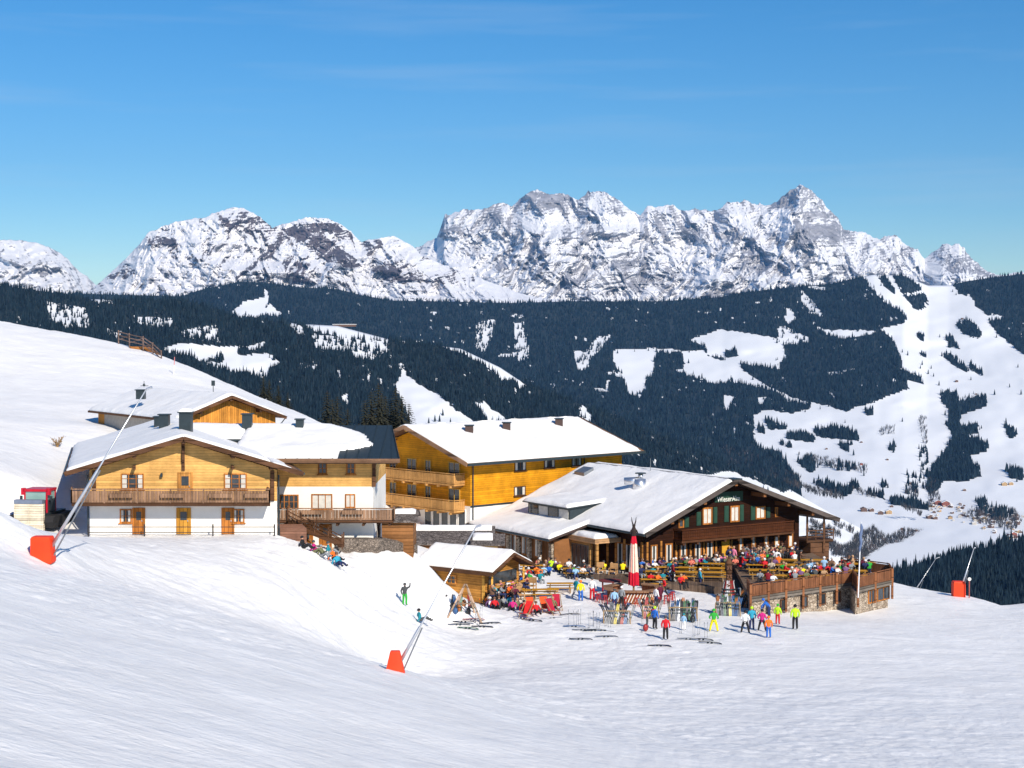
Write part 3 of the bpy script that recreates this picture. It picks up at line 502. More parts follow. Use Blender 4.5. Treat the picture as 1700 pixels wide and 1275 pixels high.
def window(par, w, u0, u1, z0, z1, fm, pane=GLASS, fw=.09, mull=1, trans=0, out=.07, curtain=False, sill=False, name='window'):
    mb = MB(); w.box(mb, u0, u0 + fw, -.05, out, z0, z1); w.box(mb, u1 - fw, u1, -.05, out, z0, z1); w.box(mb, u0 + fw, u1 - fw, -.05, out, z0, z0 + fw); w.box(mb, u0 + fw, u1 - fw, -.05, out, z1 - fw, z1)
    for k in range(mull): c = u0 + (u1 - u0) * (k + 1) / (mull + 1); w.box(mb, c - .03, c + .03, -.05, out - .015, z0 + fw, z1 - fw)
    for k in range(trans): c = z0 + (z1 - z0) * (k + 1) / (trans + 1); w.box(mb, u0 + fw, u1 - fw, -.05, out - .025, c - .02, c + .02)
    f = mb.build(name, fm, par)
    w.box(MB(), 0, 0, 0, 0, 0, 0)
    m2 = MB(); w.box(m2, u0 + fw * .8, u1 - fw * .8, .008, .02, z0 + fw * .8, z1 - fw * .8); WLOC[f.name] = WLOC[par.name]; m2.build('pane', pane, f)
    if curtain:
        m3 = MB(); d = (u1 - u0) * .2
        w.box(m3, u0 + fw, u0 + fw + d, .022, .03, z0 + fw, z1 - fw); w.box(m3, u1 - fw - d, u1 - fw, .022, .03, z0 + fw, z1 - fw); m3.each('curtain', CURT, f)
    if sill: m4 = MB(); w.box(m4, u0 - .08, u1 + .08, -.02, .16, z0 - .08, z0 - .002); m4.build('sill', fm, f)
    return f
def win_px(par, w, x0, y0, x1, y1, fm, **k):
    u0, zt = w.hit(x0, y0); u1, zb = w.hit(x1, y1)
    if u0 > u1: u0, u1 = u1, u0
    return window(par, w, u0, u1, zb, zt, fm, **k)
def door(par, w, u0, u1, z0, z1, m, glass=True):
    mb = MB(); w.box(mb, u0, u1, -.05, .06, z0, z1)
    for a in (u0 - .09, u1): w.box(mb, a, a + .09, -.05, .09, z0, z1 + .09)
    w.box(mb, u0, u1, -.05, .09, z1, z1 + .09); w.box(mb, u0 + .12, u1 - .12, .06, .085, z0 + .15, z0 + .85)
    f = mb.build('door', m, par); WLOC[f.name] = WLOC[par.name]
    if glass: m2 = MB(); w.box(m2, u0 + .2, u1 - .2, .06, .075, z0 + 1.05, z1 - .2); m2.build('pane', GLASS, f)
    hb = MB(); w.box(hb, u1 - .16, u1 - .1, .085, .14, z0 + .95, z0 + 1.05); hb.build('handle', STEEL, f)
    return f
def roof_panel(par, quad, th, m, name='roof'):
    """quad: 4 points of the top surface, thickness th downwards"""
    mb = MB(); mb.slab([Vector(q) for q in quad], (0, 0, -th)); return mb.build(name, m, par)
def snow_on(par, fn, a0, a1, b0, b1, H=.32, mask=None, res=.28, edge=.4, seed=0, name='roof_snow', wob=.3, mat_=None):
    """a pillow of snow: fn(a,b)->surface point; rounded, slightly uneven rim"""
    na = max(4, int((a1 - a0) / res)) + 1; nb = max(4, int((b1 - b0) / res)) + 1
    A, B = np.meshgrid(np.linspace(a0, a1, na), np.linspace(b0, b1, nb), indexing='ij')
    ea = np.minimum(A - a0, a1 - A) + wob * fbm(B / .9 + seed, A * 0 + 1, 3, seed) * .6; eb = np.minimum(B - b0, b1 - B) + wob * fbm(A / .9 + seed, B * 0 + 2, 3, seed + 1) * .6
    e = np.clip(np.minimum(ea, eb), 0, edge) / edge
    if mask is not None: mv = mask(A, B); e = np.minimum(e, np.clip(mv / edge, 0, 1))
    h = H * np.sqrt(np.clip(1 - (1 - e) ** 2, 0, 1)) * (1 + .35 * fbm(A / 2.2 + seed, B / 2.2, 4, seed + 2)); keep = np.ones((na - 1, nb - 1), bool)
    if mask is not None: keep = (h[:-1, :-1] + h[1:, :-1] + h[:-1, 1:] + h[1:, 1:]) > 1e-6
    V = []; 
    for i in range(na):
        for j in range(nb): q = fn(A[i, j], B[i, j]); V.append((q[0], q[1], q[2] + max(h[i, j], 0) + .012))
    n0 = len(V)
    for i in range(na):
        for j in range(nb): q = fn(A[i, j], B[i, j]); V.append((q[0], q[1], q[2] + .006))
    mb = MB(); mb.v = V
    kk = np.zeros((na + 1, nb + 1), bool); kk[1:na, 1:nb] = keep
    for i in range(na - 1):
        for j in range(nb - 1):
            if not keep[i, j]: continue
            a, b, c, d = i * nb + j, (i + 1) * nb + j, (i + 1) * nb + j + 1, i * nb + j + 1
            mb.f.append((a, b, c, d))
            for (p_, q_, ii, jj) in ((a, b, i, j - 1), (b, c, i + 1, j), (c, d, i, j + 1), (d, a, i - 1, j)):
                if not kk[ii + 1, jj + 1]: mb.f.append((q_, p_, p_ + n0, q_ + n0))
    mb.mi = [0] * len(mb.f); return mb.build(name, mat_ or SNOW, par, smooth=True)
def chimney(par, c, w, h, m, cap=METAL, smoke=False):
    """small chimney standing at point c (roof surface)"""
    c = Vector(c); f = Fr(c, 90, 0); mb = MB(); mb.box(f, -w / 2, w / 2, -w / 2, w / 2, c.z - .5, c.z + h)
    k = mb.build('chimney', m, par); WLOC[k.name] = WLOC[par.name]
    m2 = MB(); m2.box(f, -w / 2 - .1, w / 2 + .1, -w / 2 - .1, w / 2 + .1, c.z + h + .002, c.z + h + .09); m2.build('cap', cap, k); return k
def slat_rail(par, pts, h, m, base_z=0.0, top=True, posts=True, name='balcony_railing'):
    """solid board balcony front along a polyline of points, height h, boards separated by thin gaps"""
    mb = MB()
    for a, b in zip(pts, pts[1:]):
        a, b = Vector(a), Vector(b); Lg = (b - a).length; n = max(1, int(Lg / .26)); d = (b - a) / n
        for i in range(n):
            p = a + d * (i + .04); q = a + d * (i + .96); mb.bar(p + Vector((0, 0, h * .52)), q + Vector((0, 0, h * .52)), .03, h * .72)
        mb.bar(a + Vector((0, 0, h)), b + Vector((0, 0, h)), .1, .08); mb.bar(a + Vector((0, 0, .1)), b + Vector((0, 0, .1)), .07, .1)
        if posts:
            k = max(1, int(Lg / 2.4))
            for i in range(k + 1): p = a + (b - a) * i / k; mb.bar(p, p + Vector((0, 0, h - .042)), .09)
    return mb.build(name, m, par)

# ================================================================ 1. CHALET (facade towards the camera)
fr = Fr((-24.2, 115, 0), 90, -14.5)
T = thing('chalet', fr.p(0, 0, 7.45), 'pale larch gable chalet with white ground floor and long front balcony', 'chalet')
HW = 6.9; ZG, ZF, ZE, ZR = 7.3, 9.95, 12.25, 14.35
mb = MB(); mb.box(fr, -HW, HW, 0, 24, 6.0, ZF); mb.build('ground_floor_wall', WHITEP, T)
mb = MB(); ya = [fr.p(u, 0, z) for u, z in ((-HW, ZF + .002), (HW, ZF + .002), (HW, ZE), (0, ZR), (-HW, ZE))]; mb.slab(ya, fr.V * 24); mb.build('upper_wall', LARCH, T)
RT = 14.75; RE = 12.18; HO = 8.65
rf = lambda a, b: fr.p(a, b, RT - abs(a) * (RT - RE) / HO)
mb = MB()
for s in (-1, 1): mb.slab([rf(0, -1.25), rf(s * HO, -1.25), rf(s * HO, 26), rf(0, 26)], (0, 0, -.22))
roof = mb.build('roof', SOFF, T); WLOC[roof.name] = WLOC[T.name]
mb = MB()
for s in (-1, 1): mb.bar(rf(0, -1.3) + Vector((0, 0, -.12)), rf(s * (HO + .05), -1.3) + Vector((0, 0, -.12)), .08, .34)
mb.build('bargeboard', DKBEAM, roof)
mb = MB(); 
for s in (-1, 1): mb.tube([rf(s * (HO + .08), -1.25) + Vector((0, 0, -.08)), rf(s * (HO + .08), 26) + Vector((0, 0, -.08))], .09, 6)
mb.build('gutter', METAL, roof)
snow_on(roof, lambda a, b: rf(a, b), -HO + .1, 6.3, -1.2, 25.9, .26, seed=3)
snow_on(roof, lambda a, b: rf(a, b), 6.5, HO - .8, -1.2, 5.2, .12, seed=4, mask=lambda a, b: .6 + .5 * fbm(a * 1.3, b / 2, 3, 8) - np.abs(a - 7.1) * .5)
mb = MB()
for u in (-6.4, -3.6, 0, 3.6, 6.4):
    z = RT - abs(u) * (RT - RE) / HO - .22; mb.box(fr, u - .12, u + .12, -1.15, .3, z - .28, z - .01)
mb.box(fr, -.12, .12, -.1, .25, 12.2, ZR - .02); mb.box(fr, -.1, .1, -.35, -.12, 12.9, 13.9)
for s in (-1, 1):
    mb.box(fr, s * 6.55 - .14, s * 6.55 + .14, -.16, -.002, ZF + .01, 12.2); mb.box(fr, s * 3.6 - .1, s * 3.6 + .1, -.9, -.002, 12.35, 12.6)
mb.each('roof_beam', DKBEAM, T)
W1 = Wall(fr.p(0, 0, 0), (1, 0, 0), (0, -1, 0))
for c in (201, 372): win_px(T, W1, c, 786, c + 38, 812, ORWOOD, mull=2, trans=2, curtain=True, sill=True)
u0, z1 = W1.hit(297, 786); u1, _ = W1.hit(318, 786); door(T, W1, u0, u1, ZF + .1, z1, LARCHV)
for c in (199, 386): win_px(T, W1, c, 845, c + 20, 868, ORWOOD, mull=1, trans=1, curtain=True, sill=True)
for c in (222, 370):
    u0, z1 = W1.hit(c, 845); u1, _ = W1.hit(c + 17, 845); door(T, W1, u0, u1, 7.5, z1, ORWOOD)
u0, z1 = W1.hit(295, 845); u1, _ = W1.hit(315, 845); door(T, W1, u0, u1, 7.5, z1, wood('golden door boards', (.6, .3, .05), .3, 90))
mb = MB(); mb.box(fr, -8.2, HW - .65, -1.55, 0, ZF - .22, ZF - .003); mb.build('balcony_floor', DKBEAM, T)
slat_rail(T, [fr.p(-8.2, 0, ZF), fr.p(-8.2, -1.5, ZF), fr.p(HW - .7, -1.5, ZF), fr.p(HW - .7, 0, ZF)], 1.02, RAILW)
mb = MB()
for u in (-4.6, -.9, 2.6, 5.2): mb.box(fr, u - .85, u + .85, -1.82, -1.6, ZF + .42, ZF + .72)
mb.each('flower_box', RAILW, T)
mb = MB()
for u in (-7.0, -2.9, 2.1, 6.6): mb.bar(fr.p(u, -1.0, 7.4), fr.p(u, -1.0, 8.35), .09)
for z in (7.75, 8.15): mb.bar(fr.p(-7.0, -1.0, z), fr.p(6.6, -1.0, z), .05)
mb.build('terrace_railing', mat('dark iron', (.05, .045, .045), .5, .4), T)
mb = MB(); mb.tube([fr.p(-HW - .12, -.1, 7.3), fr.p(-HW - .12, -.1, 11.9)], .06, 6); mb.tube([fr.p(HW + .12, -.1, 7.3), fr.p(HW + .12, -.1, 11.9)], .06, 6); mb.each('downpipe', METAL, T)
mb = MB(); mb.box(fr, HW + .25, HW + 2.2, .3, 3, 6.2, 7.9); mb.build('side_steps', wood('reddish step boards', (.25, .13, .09), .2), T)
ch = chimney(T, rf(.5, 5.5), .9, 1.6, METAL); chimney(T, rf(-1.2, 16), .75, .95, METAL)
snow_on(ch, lambda a, b: Vector(rf(.5, 5.5)) + Vector((a, b, 1.69)), -.54, .54, -.54, .54, .25, res=.15, edge=.3, seed=9, name='cap_snow')
mb = MB(); q = W1.p(-1.55, 0, 12.0); mb.box(Fr(q, 90, 0), -.03, .03, -.2, 0, 12.0, 12.04); mb.box(Fr(q, 90, 0), -.08, .08, -.28, -.12, 11.75, 12.0); mb.build('wall_lamp', METAL, T)

# ================================================================ 2. WING beside the chalet
fb = Fr((-14.4, 121, 0), 90, 0)
T = thing('lodge_wing', fb.p(0, 0, 5.3), 'lodge wing under a dark metal roof half cleared of snow, with larch upper floor', 'lodge')
def bz(px, py, d): return P(px, py, d).z
Zb = bz(540, 808, 121); Ze = bz(540, 766, 121)
mb = MB(); mb.box(fb, -3.8, 3.65, 0, 12, 4.2, Zb); mb.build('ground_floor_wall', WHITEP, T)
mb = MB(); mb.box(fb, -3.8, 3.65, 0, 12, Zb + .002, Ze + .5); mb.build('upper_wall', LARCH, T)
ZRB = P(500, 706, 127.5).z; ZEB = P(560, 762, 119.3).z; sl = (ZRB - ZEB) / 8.2
X0, X1 = -16.2, P(664, 762, 119.3).x + 14.4; Xr = P(651, 708, 127.5).x + 14.4
rb = lambda a, b: fb.p(a, b, ZRB - abs(b - 6.5) * sl)
mb = MB(); mb.slab([rb(-7.2, -1.7), rb(X1, -1.7), rb(Xr, 6.5), rb(-7.2, 6.5)], (0, 0, -.18)); mb.slab([rb(-7.2, 6.5), rb(Xr, 6.5), rb(Xr - .9, 14), rb(-7.2, 14)], (0, 0, -.18))
mb.slab([rb(-7.2, 3), rb(-7.2, 6.5), rb(-14, 6.5), rb(-14, 3)], (0, 0, -.18)); mb.slab([rb(-7.2, 6.5), rb(-7.2, 14), rb(-14, 14), rb(-14, 6.5)], (0, 0, -.18))
roof = mb.build('roof', METAL, T); WLOC[roof.name] = WLOC[T.name]
mb = MB()
for k in range(16): u = -6.5 + k * .9; mb.bar(rb(min(u, X1 - .1), -1.68) + Vector((0, 0, .03)), rb(min(u, Xr - .05), 6.5) + Vector((0, 0, .03)), .04, .06)
mb.build('standing_seams', METAL, roof)
def edgeB(b):   # right rim of the snow along the slope (b from eave to ridge)
    return np.interp(b, [-1.7, -.3, .3, .8, 1.6, 2.6, 4.2, 5.2, 6.0, 6.6], [.9, .9, .9, 2.4, 3.4, 3.0, 2.3, 1.2, .2, -.5])
snow_on(roof, lambda a, b: rb(a, b), -7.1, 6.8, -1.6, 6.5, .26, mask=lambda a, b: edgeB(b) - a + .25 * fbm(b * 1.1, a * .4, 3, 5), seed=11, res=.22, wob=.3)
snow_on(roof, lambda a, b: rb(a, b), -13.9, -7.1, 3, 6.5, .26, seed=12)
mb = MB(); mb.box(fb, -6.5, X1, -1.78, -1.7, ZEB - .28, ZEB + .02); mb.build('fascia', SOFF, roof)
mb = MB(); mb.slab([fb.p(-7, -1.6, ZEB - .3), fb.p(X1 - .2, -1.6, ZEB - .3), fb.p(X1 - .2, 0, ZEB - .05), fb.p(-7, 0, ZEB - .05)], (0, 0, -.08)); mb.build('soffit', SOFF, roof)
W2 = Wall(fb.p(0, 0, 0), (1, 0, 0), (0, -1, 0))
for c in (528, 575): win_px(T, W2, c, 768, c + 15, 787, ORWOOD, mull=1, trans=1, sill=True)
win_px(T, W2, 517, 820, 552, 846, ORWOOD, mull=2, trans=0, pane=CURT, sill=True); win_px(T, W2, 573, 820, 590, 843, ORWOOD, mull=1, pane=CURT, sill=True)
win_px(T, W2, 464, 821, 496, 845, ORWOOD, mull=3, trans=1)
Zf = bz(560, 864, 119.5)
mb = MB(); mb.box(fb, -4.6, 5.3, -1.6, 0, Zf - .2, Zf - .003); mb.build('balcony_floor', DKBEAM, T)
slat_rail(T, [fb.p(-4.6, -1.55, Zf), fb.p(5.3, -1.55, Zf), fb.p(5.3, 0, Zf)], .92, RAILW)
mb = MB()
for u in (-.9, 2.2): mb.box(fb, u - .8, u + .8, -1.85, -1.63, Zf + .5, Zf + .78)
mb.each('flower_box', RAILW, T)
mb = MB()
for u in (-3, -1, 1, 3, 5): mb.bar(fb.p(u, -1.5, Zf - .35), fb.p(u, .1, Zf - .35), .16)
for s in (-3.9, 3.72): mb.box(fb, s - .14, s + .14, -.1, -.002, Zb, Ze + .3)
mb.each('roof_beam', DKBEAM, T)
u0, z1 = W2.hit(506, 872); u1, _ = W2.hit(518, 872); door(T, W2, u0, u1, 5.3, z1, ORWOOD); u0, z1 = W2.hit(532, 872); u1, _ = W2.hit(549, 872); door(T, W2, u0, u1, 5.3, z1, ORWOOD)
mb = MB(); mb.tube([fb.p(-3.85, -.25, 8.2), fb.p(-3.85, -.25, Ze - .2)], .06, 6); mb.each('downpipe', METAL, T)
for px, h in ((275, 1.15), (412, 1.2), (437, .0), (499, .7)):
    if h:
        x = P(px, 706, 126.8).x + 14.4; c = chimney(T, rb(x, 5.4) + Vector((0, 0, .2)), (.75 if h > 1 else .6), h * .85, METAL)
# outside stair down from the balcony
T = thing('outdoor_stair', fb.p(-2, -3, 5.5), 'wooden outdoor stair with handrails leading down from the lodge balcony', 'stair')
a = P(478, 856, 119.2); b = P(568, 903, 116.5); mb = MB(); mb.bar(a + Vector((0, 0, -.6)), b + Vector((0, 0, -.1)), .1, .3); mb.bar(a + Vector((0, 1.1, -.6)), b + Vector((0, 1.1, -.1)), .1, .3)
for k in range(13): q = a.lerp(b, (k + .5) / 13) + Vector((0, .55, -.35)); mb.box(Fr(q, 90, 0), -.16, .16, -.55, .55, q.z, q.z + .05)
mb.build('steps', DKBEAM, T)
mb = MB()
for dy in (0, 1.1):
    for k in range(5): q = a.lerp(b, k / 4) + Vector((0, dy, -.4)); mb.bar(q, q + Vector((0, 0, 1.15)), .09)
    for h in (.45, .75): mb.bar(a + Vector((0, dy, h - .4)), b + Vector((0, dy, h - .4)), .06)
mb.build('handrail', DKBEAM, T)
mb = MB(); a = P(555, 897, 118.5); b = P(628, 895, 120.5)
mb.slab([Vector((a.x, a.y, 3.4)), Vector((b.x, b.y, 3.0)), Vector((b.x, b.y, P(628, 895, 120.5).z)), Vector((a.x, a.y, P(555, 895, 118.5).z))], (0, 1.0, 0))
c = P(692, 905, 126); mb.slab([Vector((b.x, b.y, 3.0)), Vector((c.x, c.y, 2.6)), Vector((c.x, c.y, P(692, 906, 126).z)), Vector((b.x, b.y, P(628, 894, 120.5).z))], (0, 1.0, 0))
mb.build('retaining_wall', rough_stone('brown rubble stone', (.11, .09, .075), (.27, .22, .18), 4.5), None, label='rough stone retaining wall under the balcony of the lodge wing', cat='wall')

# ================================================================ 3. SHINGLED LOG SHED and connecting shed
def shed(name, label, px0, px1, yb, yt, yr, d, m, depth=4.5, sn=None, ov=.35, rise=None, gable=None):
    a = P(px0, yb, d); b = P(px1, yb, d); zt = P(px0, yt, d).z; zr = P(px0, yr, d + depth * .55).z; f = Fr((a.x, d, 0), 90, 0); w_ = b.x - a.x
    T = thing(name, (a.x + w_ / 2, d, a.z), label, 'shed'); mb = MB(); mb.box(f, 0, w_, 0, depth, a.z - 1.5, zt); mb.build('wall', m, T)
    rr = lambda u, v: f.p(u, v, zt + (zr - zt) * min(1, (v + ov) / (depth * .55 + ov)))
    mb = MB(); mb.slab([rr(-ov, -ov) , rr(w_ + ov, -ov), rr(w_ + ov, depth * .55), rr(-ov, depth * .55)], (0, 0, -.14)); mb.slab([rr(-ov, depth * .55), rr(w_ + ov, depth * .55), f.p(w_ + ov, depth + ov, zt), f.p(-ov, depth + ov, zt)], (0, 0, -.14))
    ro = mb.build('roof', SHING, T); WLOC[ro.name] = WLOC[T.name]
    if sn: snow_on(ro, lambda u, v: rr(u, v), sn[0], sn[1] if sn[1] > 0 else w_ + ov + sn[1], sn[2], depth * .55, .22, seed=int(px0), wob=.4)
    return T, f, w_
shed('log_shed', 'small log shed with shingle roof and snow patch beside the lodge wing', 634, 686, 900, 864, 846, 124, LOG, 4, sn=(.7, 2.6, 1.2))
shed('lean_to_shed', 'long low shingle roofed shed linking the log shed and the restaurant', 676, 815, 908, 902, 873, 140, LOG, 6, sn=(.2, -.3, 2.3))
T, f, w_ = shed('shingle_porch', 'small snow capped shingle gable porch behind the snow bar', 788, 832, 920, 903, 886, 136, LOG, 3.5, sn=(-.2, -1.1, .5))
mb = MB(); mb.box(f, .3, w_ - .3, -.12, -.01, P(800, 915, 136).z, P(800, 906, 136).z); mb.build('window', mat('warm boards', (.5, .3, .1)), T)
fo = f

# ================================================================ 4. BARN behind
fc = Fr((P(385, 657, 145).x, 145, 0), 55, -35)
T = thing('barn', fc.p(0, 0, 12.5), 'snow covered barn with upright orange boards in its gable, behind the chalet', 'barn')
ZRc = P(385, 657, 145).z; ZEc = ZRc - 2.1; HC = 5.6
rc = lambda a, b: fc.p(a, b, ZRc - abs(a) * (ZRc - ZEc) / HC)
mb = MB(); mb.slab([fc.p(-4.9, .9, 11), fc.p(4.9, .9, 11), fc.p(4.9, .9, ZEc + .1), fc.p(0, .9, ZRc - .25), fc.p(-4.9, .9, ZEc + .1)], fc.V * 20.5); mb.build('wall', wood('upright orange barn boards', (.62, .27, .05), .22, 55), T)
mb = MB()
for s in (-1, 1): mb.slab([rc(0, 0), rc(s * HC, 0), rc(s * HC, 22.5), rc(0, 22.5)], (0, 0, -.18))
roof = mb.build('roof', DKBEAM, T); WLOC[roof.name] = WLOC[T.name]
snow_on(roof, rc, -HC + .08, HC - .08, .1, 22.4, .26, seed=15)
mb = MB()
for u in (-3, 0, 3): z = ZRc - abs(u) * (ZRc - ZEc) / HC - .2; mb.box(fc, u - .12, u + .12, .1, .95, z - .3, z)
for s in (-1, 1): mb.bar(rc(0, -.04) - Vector((0, 0, .1)), rc(s * HC, -.04) - Vector((0, 0, .1)), .07, .28)
mb.each('roof_beam', DKBEAM, T)
mb = MB(); mb.tube([rc(HC, .2) - Vector((0, 0, .1)), rc(HC - .3, .4) - Vector((0, 0, .7)), rc(HC - .7, .9) - Vector((0, 0, 1.2))], .05, 6); mb.each('downpipe', METAL, T)
mb = MB(); mb.box(fc, -4.96, -4.9, 3, 19.5, 11.2, ZEc - .1); mb.build('side_wall', mat('grey render', (.42, .38, .33)), T)
c = chimney(T, P(234, 654, 152), .8, .35, METAL)
mb = MB(); q = P(354, 657, 149); mb.tube([q, q + Vector((0, 0, 1.3))], .035, 5); mb.box(Fr(q, 90, 0), -.17, .17, -.03, .03, q.z + .95, q.z + 1.45); q2 = P(347, 658, 149); mb.tube([q2 - Vector((0, 0, .3)), q2 + Vector((0, 0, .45))], .09, 6); mb.build('vent_pipe', METAL, T)

# ================================================================ 5. YELLOW HOTEL
fd = Fr((P(781, 800, 158).x, 158, 0), 47.5, -42.5)      # u: along the long side, v: along the gable, away to the left
T = thing('hotel', fd.p(10, 8, 2), 'long orange yellow three storey hotel with snowy roof and wooden balconies on its gable', 'hotel')
ZW, ZE5 = P(781, 841, 158).z, P(781, 765, 158).z; HWD = 8.6; LD = 22.2
mb = MB(); mb.box(fd, 0, LD, 0, 2 * HWD, -.5, ZW); mb.build('ground_floor_wall', WHITEP, T)
ZR5 = 12.75; OV = 1.5
rd = lambda a, b: fd.p(a, HWD + b, ZR5 - abs(b) * (ZR5 - ZE5 + .12) / (HWD + OV))
mb = MB(); mb.slab([fd.p(0, 0, ZW + .002), fd.p(0, 2 * HWD, ZW + .002), fd.p(0, 2 * HWD, ZE5), fd.p(0, HWD, ZR5 - .32), fd.p(0, 0, ZE5)], fd.U * LD); mb.build('upper_wall', YEL, T)
mb = MB(); E5 = HWD + OV
for s in (-1, 1): mb.slab([rd(-1.7, 0), rd(-1.7, s * E5), rd(LD + 2.1, s * E5), rd(LD + 2.1, 0)], (0, 0, -.22))
roof = mb.build('roof', SOFF, T); WLOC[roof.name] = WLOC[T.name]
mb = MB()
for s in (-1, 1): mb.bar(rd(-1.76, 0) + Vector((0, 0, -.1)), rd(-1.76, s * E5) + Vector((0, 0, -.1)), .08, .42)
mb.build('bargeboard', wood('tan bargeboard', (.34, .2, .12), 2), roof)
mb = MB(); mb.bar(rd(-1.7, -E5 - .06) - Vector((0, 0, .1)), rd(LD + 2.1, -E5 - .06) - Vector((0, 0, .1)), .14, .26); mb.bar(rd(LD + 2.14, -E5) - Vector((0, 0, .1)), rd(LD + 2.14, 0) - Vector((0, 0, .1)), .08, .3); mb.build('gutter', METAL, roof)
for s in (0,): snow_on(roof, rd, -1.6, LD + 1.6, -E5 + .1, -.05, .24, seed=21)
snow_on(roof, rd, -1.6, LD + 1.6, .05, E5 - .1, .34, seed=22, res=.6)
for px, py in ((779, 720), (841, 715), (928, 708)):
    r = ray(px, py); best = None
    q = planehit(px, py, rd(0, -3), (fd.U.cross((rd(0, -3) - rd(0, -2)).normalized()))); c = chimney(T, q + Vector((0, 0, .1)), .85, .75, mat('brown chimney cladding', (.07, .045, .04)))
W5 = Wall(fd.p(0, 0, 0), fd.U, -fd.V)
for (x0, y0, x1, y1) in ((854, 762, 873, 781), (903, 758, 921, 776), (949, 755, 965, 773), (853, 808, 872, 822)):
    win_px(T, W5, x0, y0, x1, y1, DKBEAM, mull=1, curtain=True, sill=True)
mb = MB(); W5.box(mb, 0, 3, .002, .05, ZW - .12, ZW + .08); W5.box(mb, 3, LD, .002, .05, ZW - .1, ZW + .08); mb.tube([W5.p(.25, .12, .5), W5.p(.25, .12, ZE5 - .1)], .07, 6); mb.tube([W5.p(16.2, .12, 6), W5.p(16.2, .12, ZE5 - .1)], .06, 6); mb.each('downpipe', METAL, T)
WG = Wall(fd.p(0, 0, 0), fd.V, -fd.U)
zf2, zf1 = P(781, 849, 158).z + .05, P(781, 804, 158).z
for zf in (zf1, zf2):
    mb = MB(); WG.box(mb, .9, 2 * HWD, 0, 1.5, zf - .18, zf - .003); mb.build('balcony_floor', YEL2, T)
    slat_rail(T, [WG.p(.9, 0, zf), WG.p(.9, 1.48, zf), WG.p(2 * HWD, 1.48, zf)], 1.05, YEL2, posts=False)
    mb = MB()
    for k in range(9): WG.box(mb, 1.2 + k * 1.9, 1.4 + k * 1.9, 0, 1.7, zf - .38, zf - .182)
    mb.each('balcony_beam', YEL2, T)
    for (a_, b_) in ((1.6, 3.4), (6.2, 7.2), (8.6, 10.2), (12, 13.2)): window(T, WG, a_, b_, zf + .05, zf + 2.1, mat('yellow frame', (.6, .36, .06)), mull=1, name='balcony_door')
mb = MB()
for v in (HWD - 7, HWD - 3.4, HWD, HWD + 3.4): z = ZR5 - abs(v - HWD) * (ZR5 - ZE5) / (HWD + OV) - .3; WG.box(mb, v - .15, v + .15, 0, 1.5, z - .32, z)
mb.each('roof_beam', wood('yellow beam ends', (.55, .3, .06), 1), T)
for k in range(5): window(T, WG, .7 + k * 1.35, 1.9 + k * 1.35, 1.4, ZW - .35, WHITEP, mull=0)

# ================================================================ 6. RESTAURANT
fe = Fr((11.96, 140, 0), 58, -32)     # u along the gable front (towards right and away), v back along the ridge
T = thing('restaurant', fe.p(10, 6, .3), 'big dark timber mountain restaurant with broad snowy roof and green shuttered gable', 'restaurant')
ZRe, ZEe = 8.78, 4.35; UR = 10.7; UL = 23.6; DV = 23.6
zr = lambda u: ZEe + (ZRe - ZEe) * u / UR if u <= UR else ZRe - (ZRe - 4.28) * (u - UR) / (UL - UR)
re_ = lambda a, b: fe.p(a, b, zr(a))
# walls
mb = MB(); mb.slab([fe.p(1.3, 2, -.6), fe.p(20.2, 2, -.6), fe.p(20.2, 2, zr(20.2) - .3), fe.p(UR, 2, ZRe - .3), fe.p(1.3, 2, zr(1.3) - .3)], fe.V * 20.5); mb.build('wall', DKWOOD, T)
mb = MB(); mb.slab([re_(0, 0), re_(UR, 0), re_(UR, DV), re_(0, DV)], (0, 0, -.25)); mb.slab([re_(UR, 0), re_(UL, 0), re_(UL, DV), re_(UR, DV)], (0, 0, -.25))
V0, V1, SX = 9.0, 24.2, -4.4
rx = lambda a, b: fe.p(a, b, ZEe + (3.2 - ZEe) * a / SX)
mb.slab([rx(SX, V0), rx(0, V0), rx(0, V1), rx(SX, V1)], (0, 0, -.22))
roof = mb.build('roof', wood('dark roof underside', (.07, .05, .045), .3), T); WLOC[roof.name] = WLOC[T.name]
def rall(a, b): return re_(a, b) if a >= 0 else rx(a, b)
def mrest(a, b): return np.where(b < V0, np.minimum(a - .05 + .15 * fbm(b, a * 0, 3, 4), 9), a - SX - .08)
snow_on(roof, rall, SX, UR - .35, .12, DV + .3, .28, mask=lambda a, b: np.where(b < V0 + .1, a - .06, 9) - 0 * a, seed=31, res=.24)
snow_on(roof, re_, UR - .1, UL - .1, .12, DV, .2, seed=32, res=.5, wob=0)
mb = MB()
mb.bar(re_(0, -.05) - Vector((0, 0, .12)), re_(UR, -.05) - Vector((0, 0, .12)), .09, .42); mb.bar(re_(UR, -.05) - Vector((0, 0, .12)), re_(UL, -.05) - Vector((0, 0, .12)), .09, .42)
mb.build('bargeboard', wood('grey bargeboard', (.09, .075, .07), 2), roof)
mb = MB(); mb.tube([re_(-.08, 0) - Vector((0, 0, .1)), re_(-.08, V0) - Vector((0, 0, .1))], .1, 6); mb.tube([rx(SX - .08, V0) - Vector((0, 0, .1)), rx(SX - .08, V1) - Vector((0, 0, .1))], .1, 6); mb.build('gutter', METAL, roof)
mb = MB(); mb.box(fe, UR - .5, UR + .5, -.1, 1.2, ZRe - .06, ZRe + .06); mb.build('ridge_cap', METAL, roof)
mb = MB()
for u in (3.2, 7, UR, 14.2, 17.2, 20.3): z = zr(u) - .27; mb.box(fe, u - .16, u + .16, .15, 2.3, z - .38, z)
mb.each('roof_beam', wood('brown purlin ends', (.2, .085, .035), 1), T)
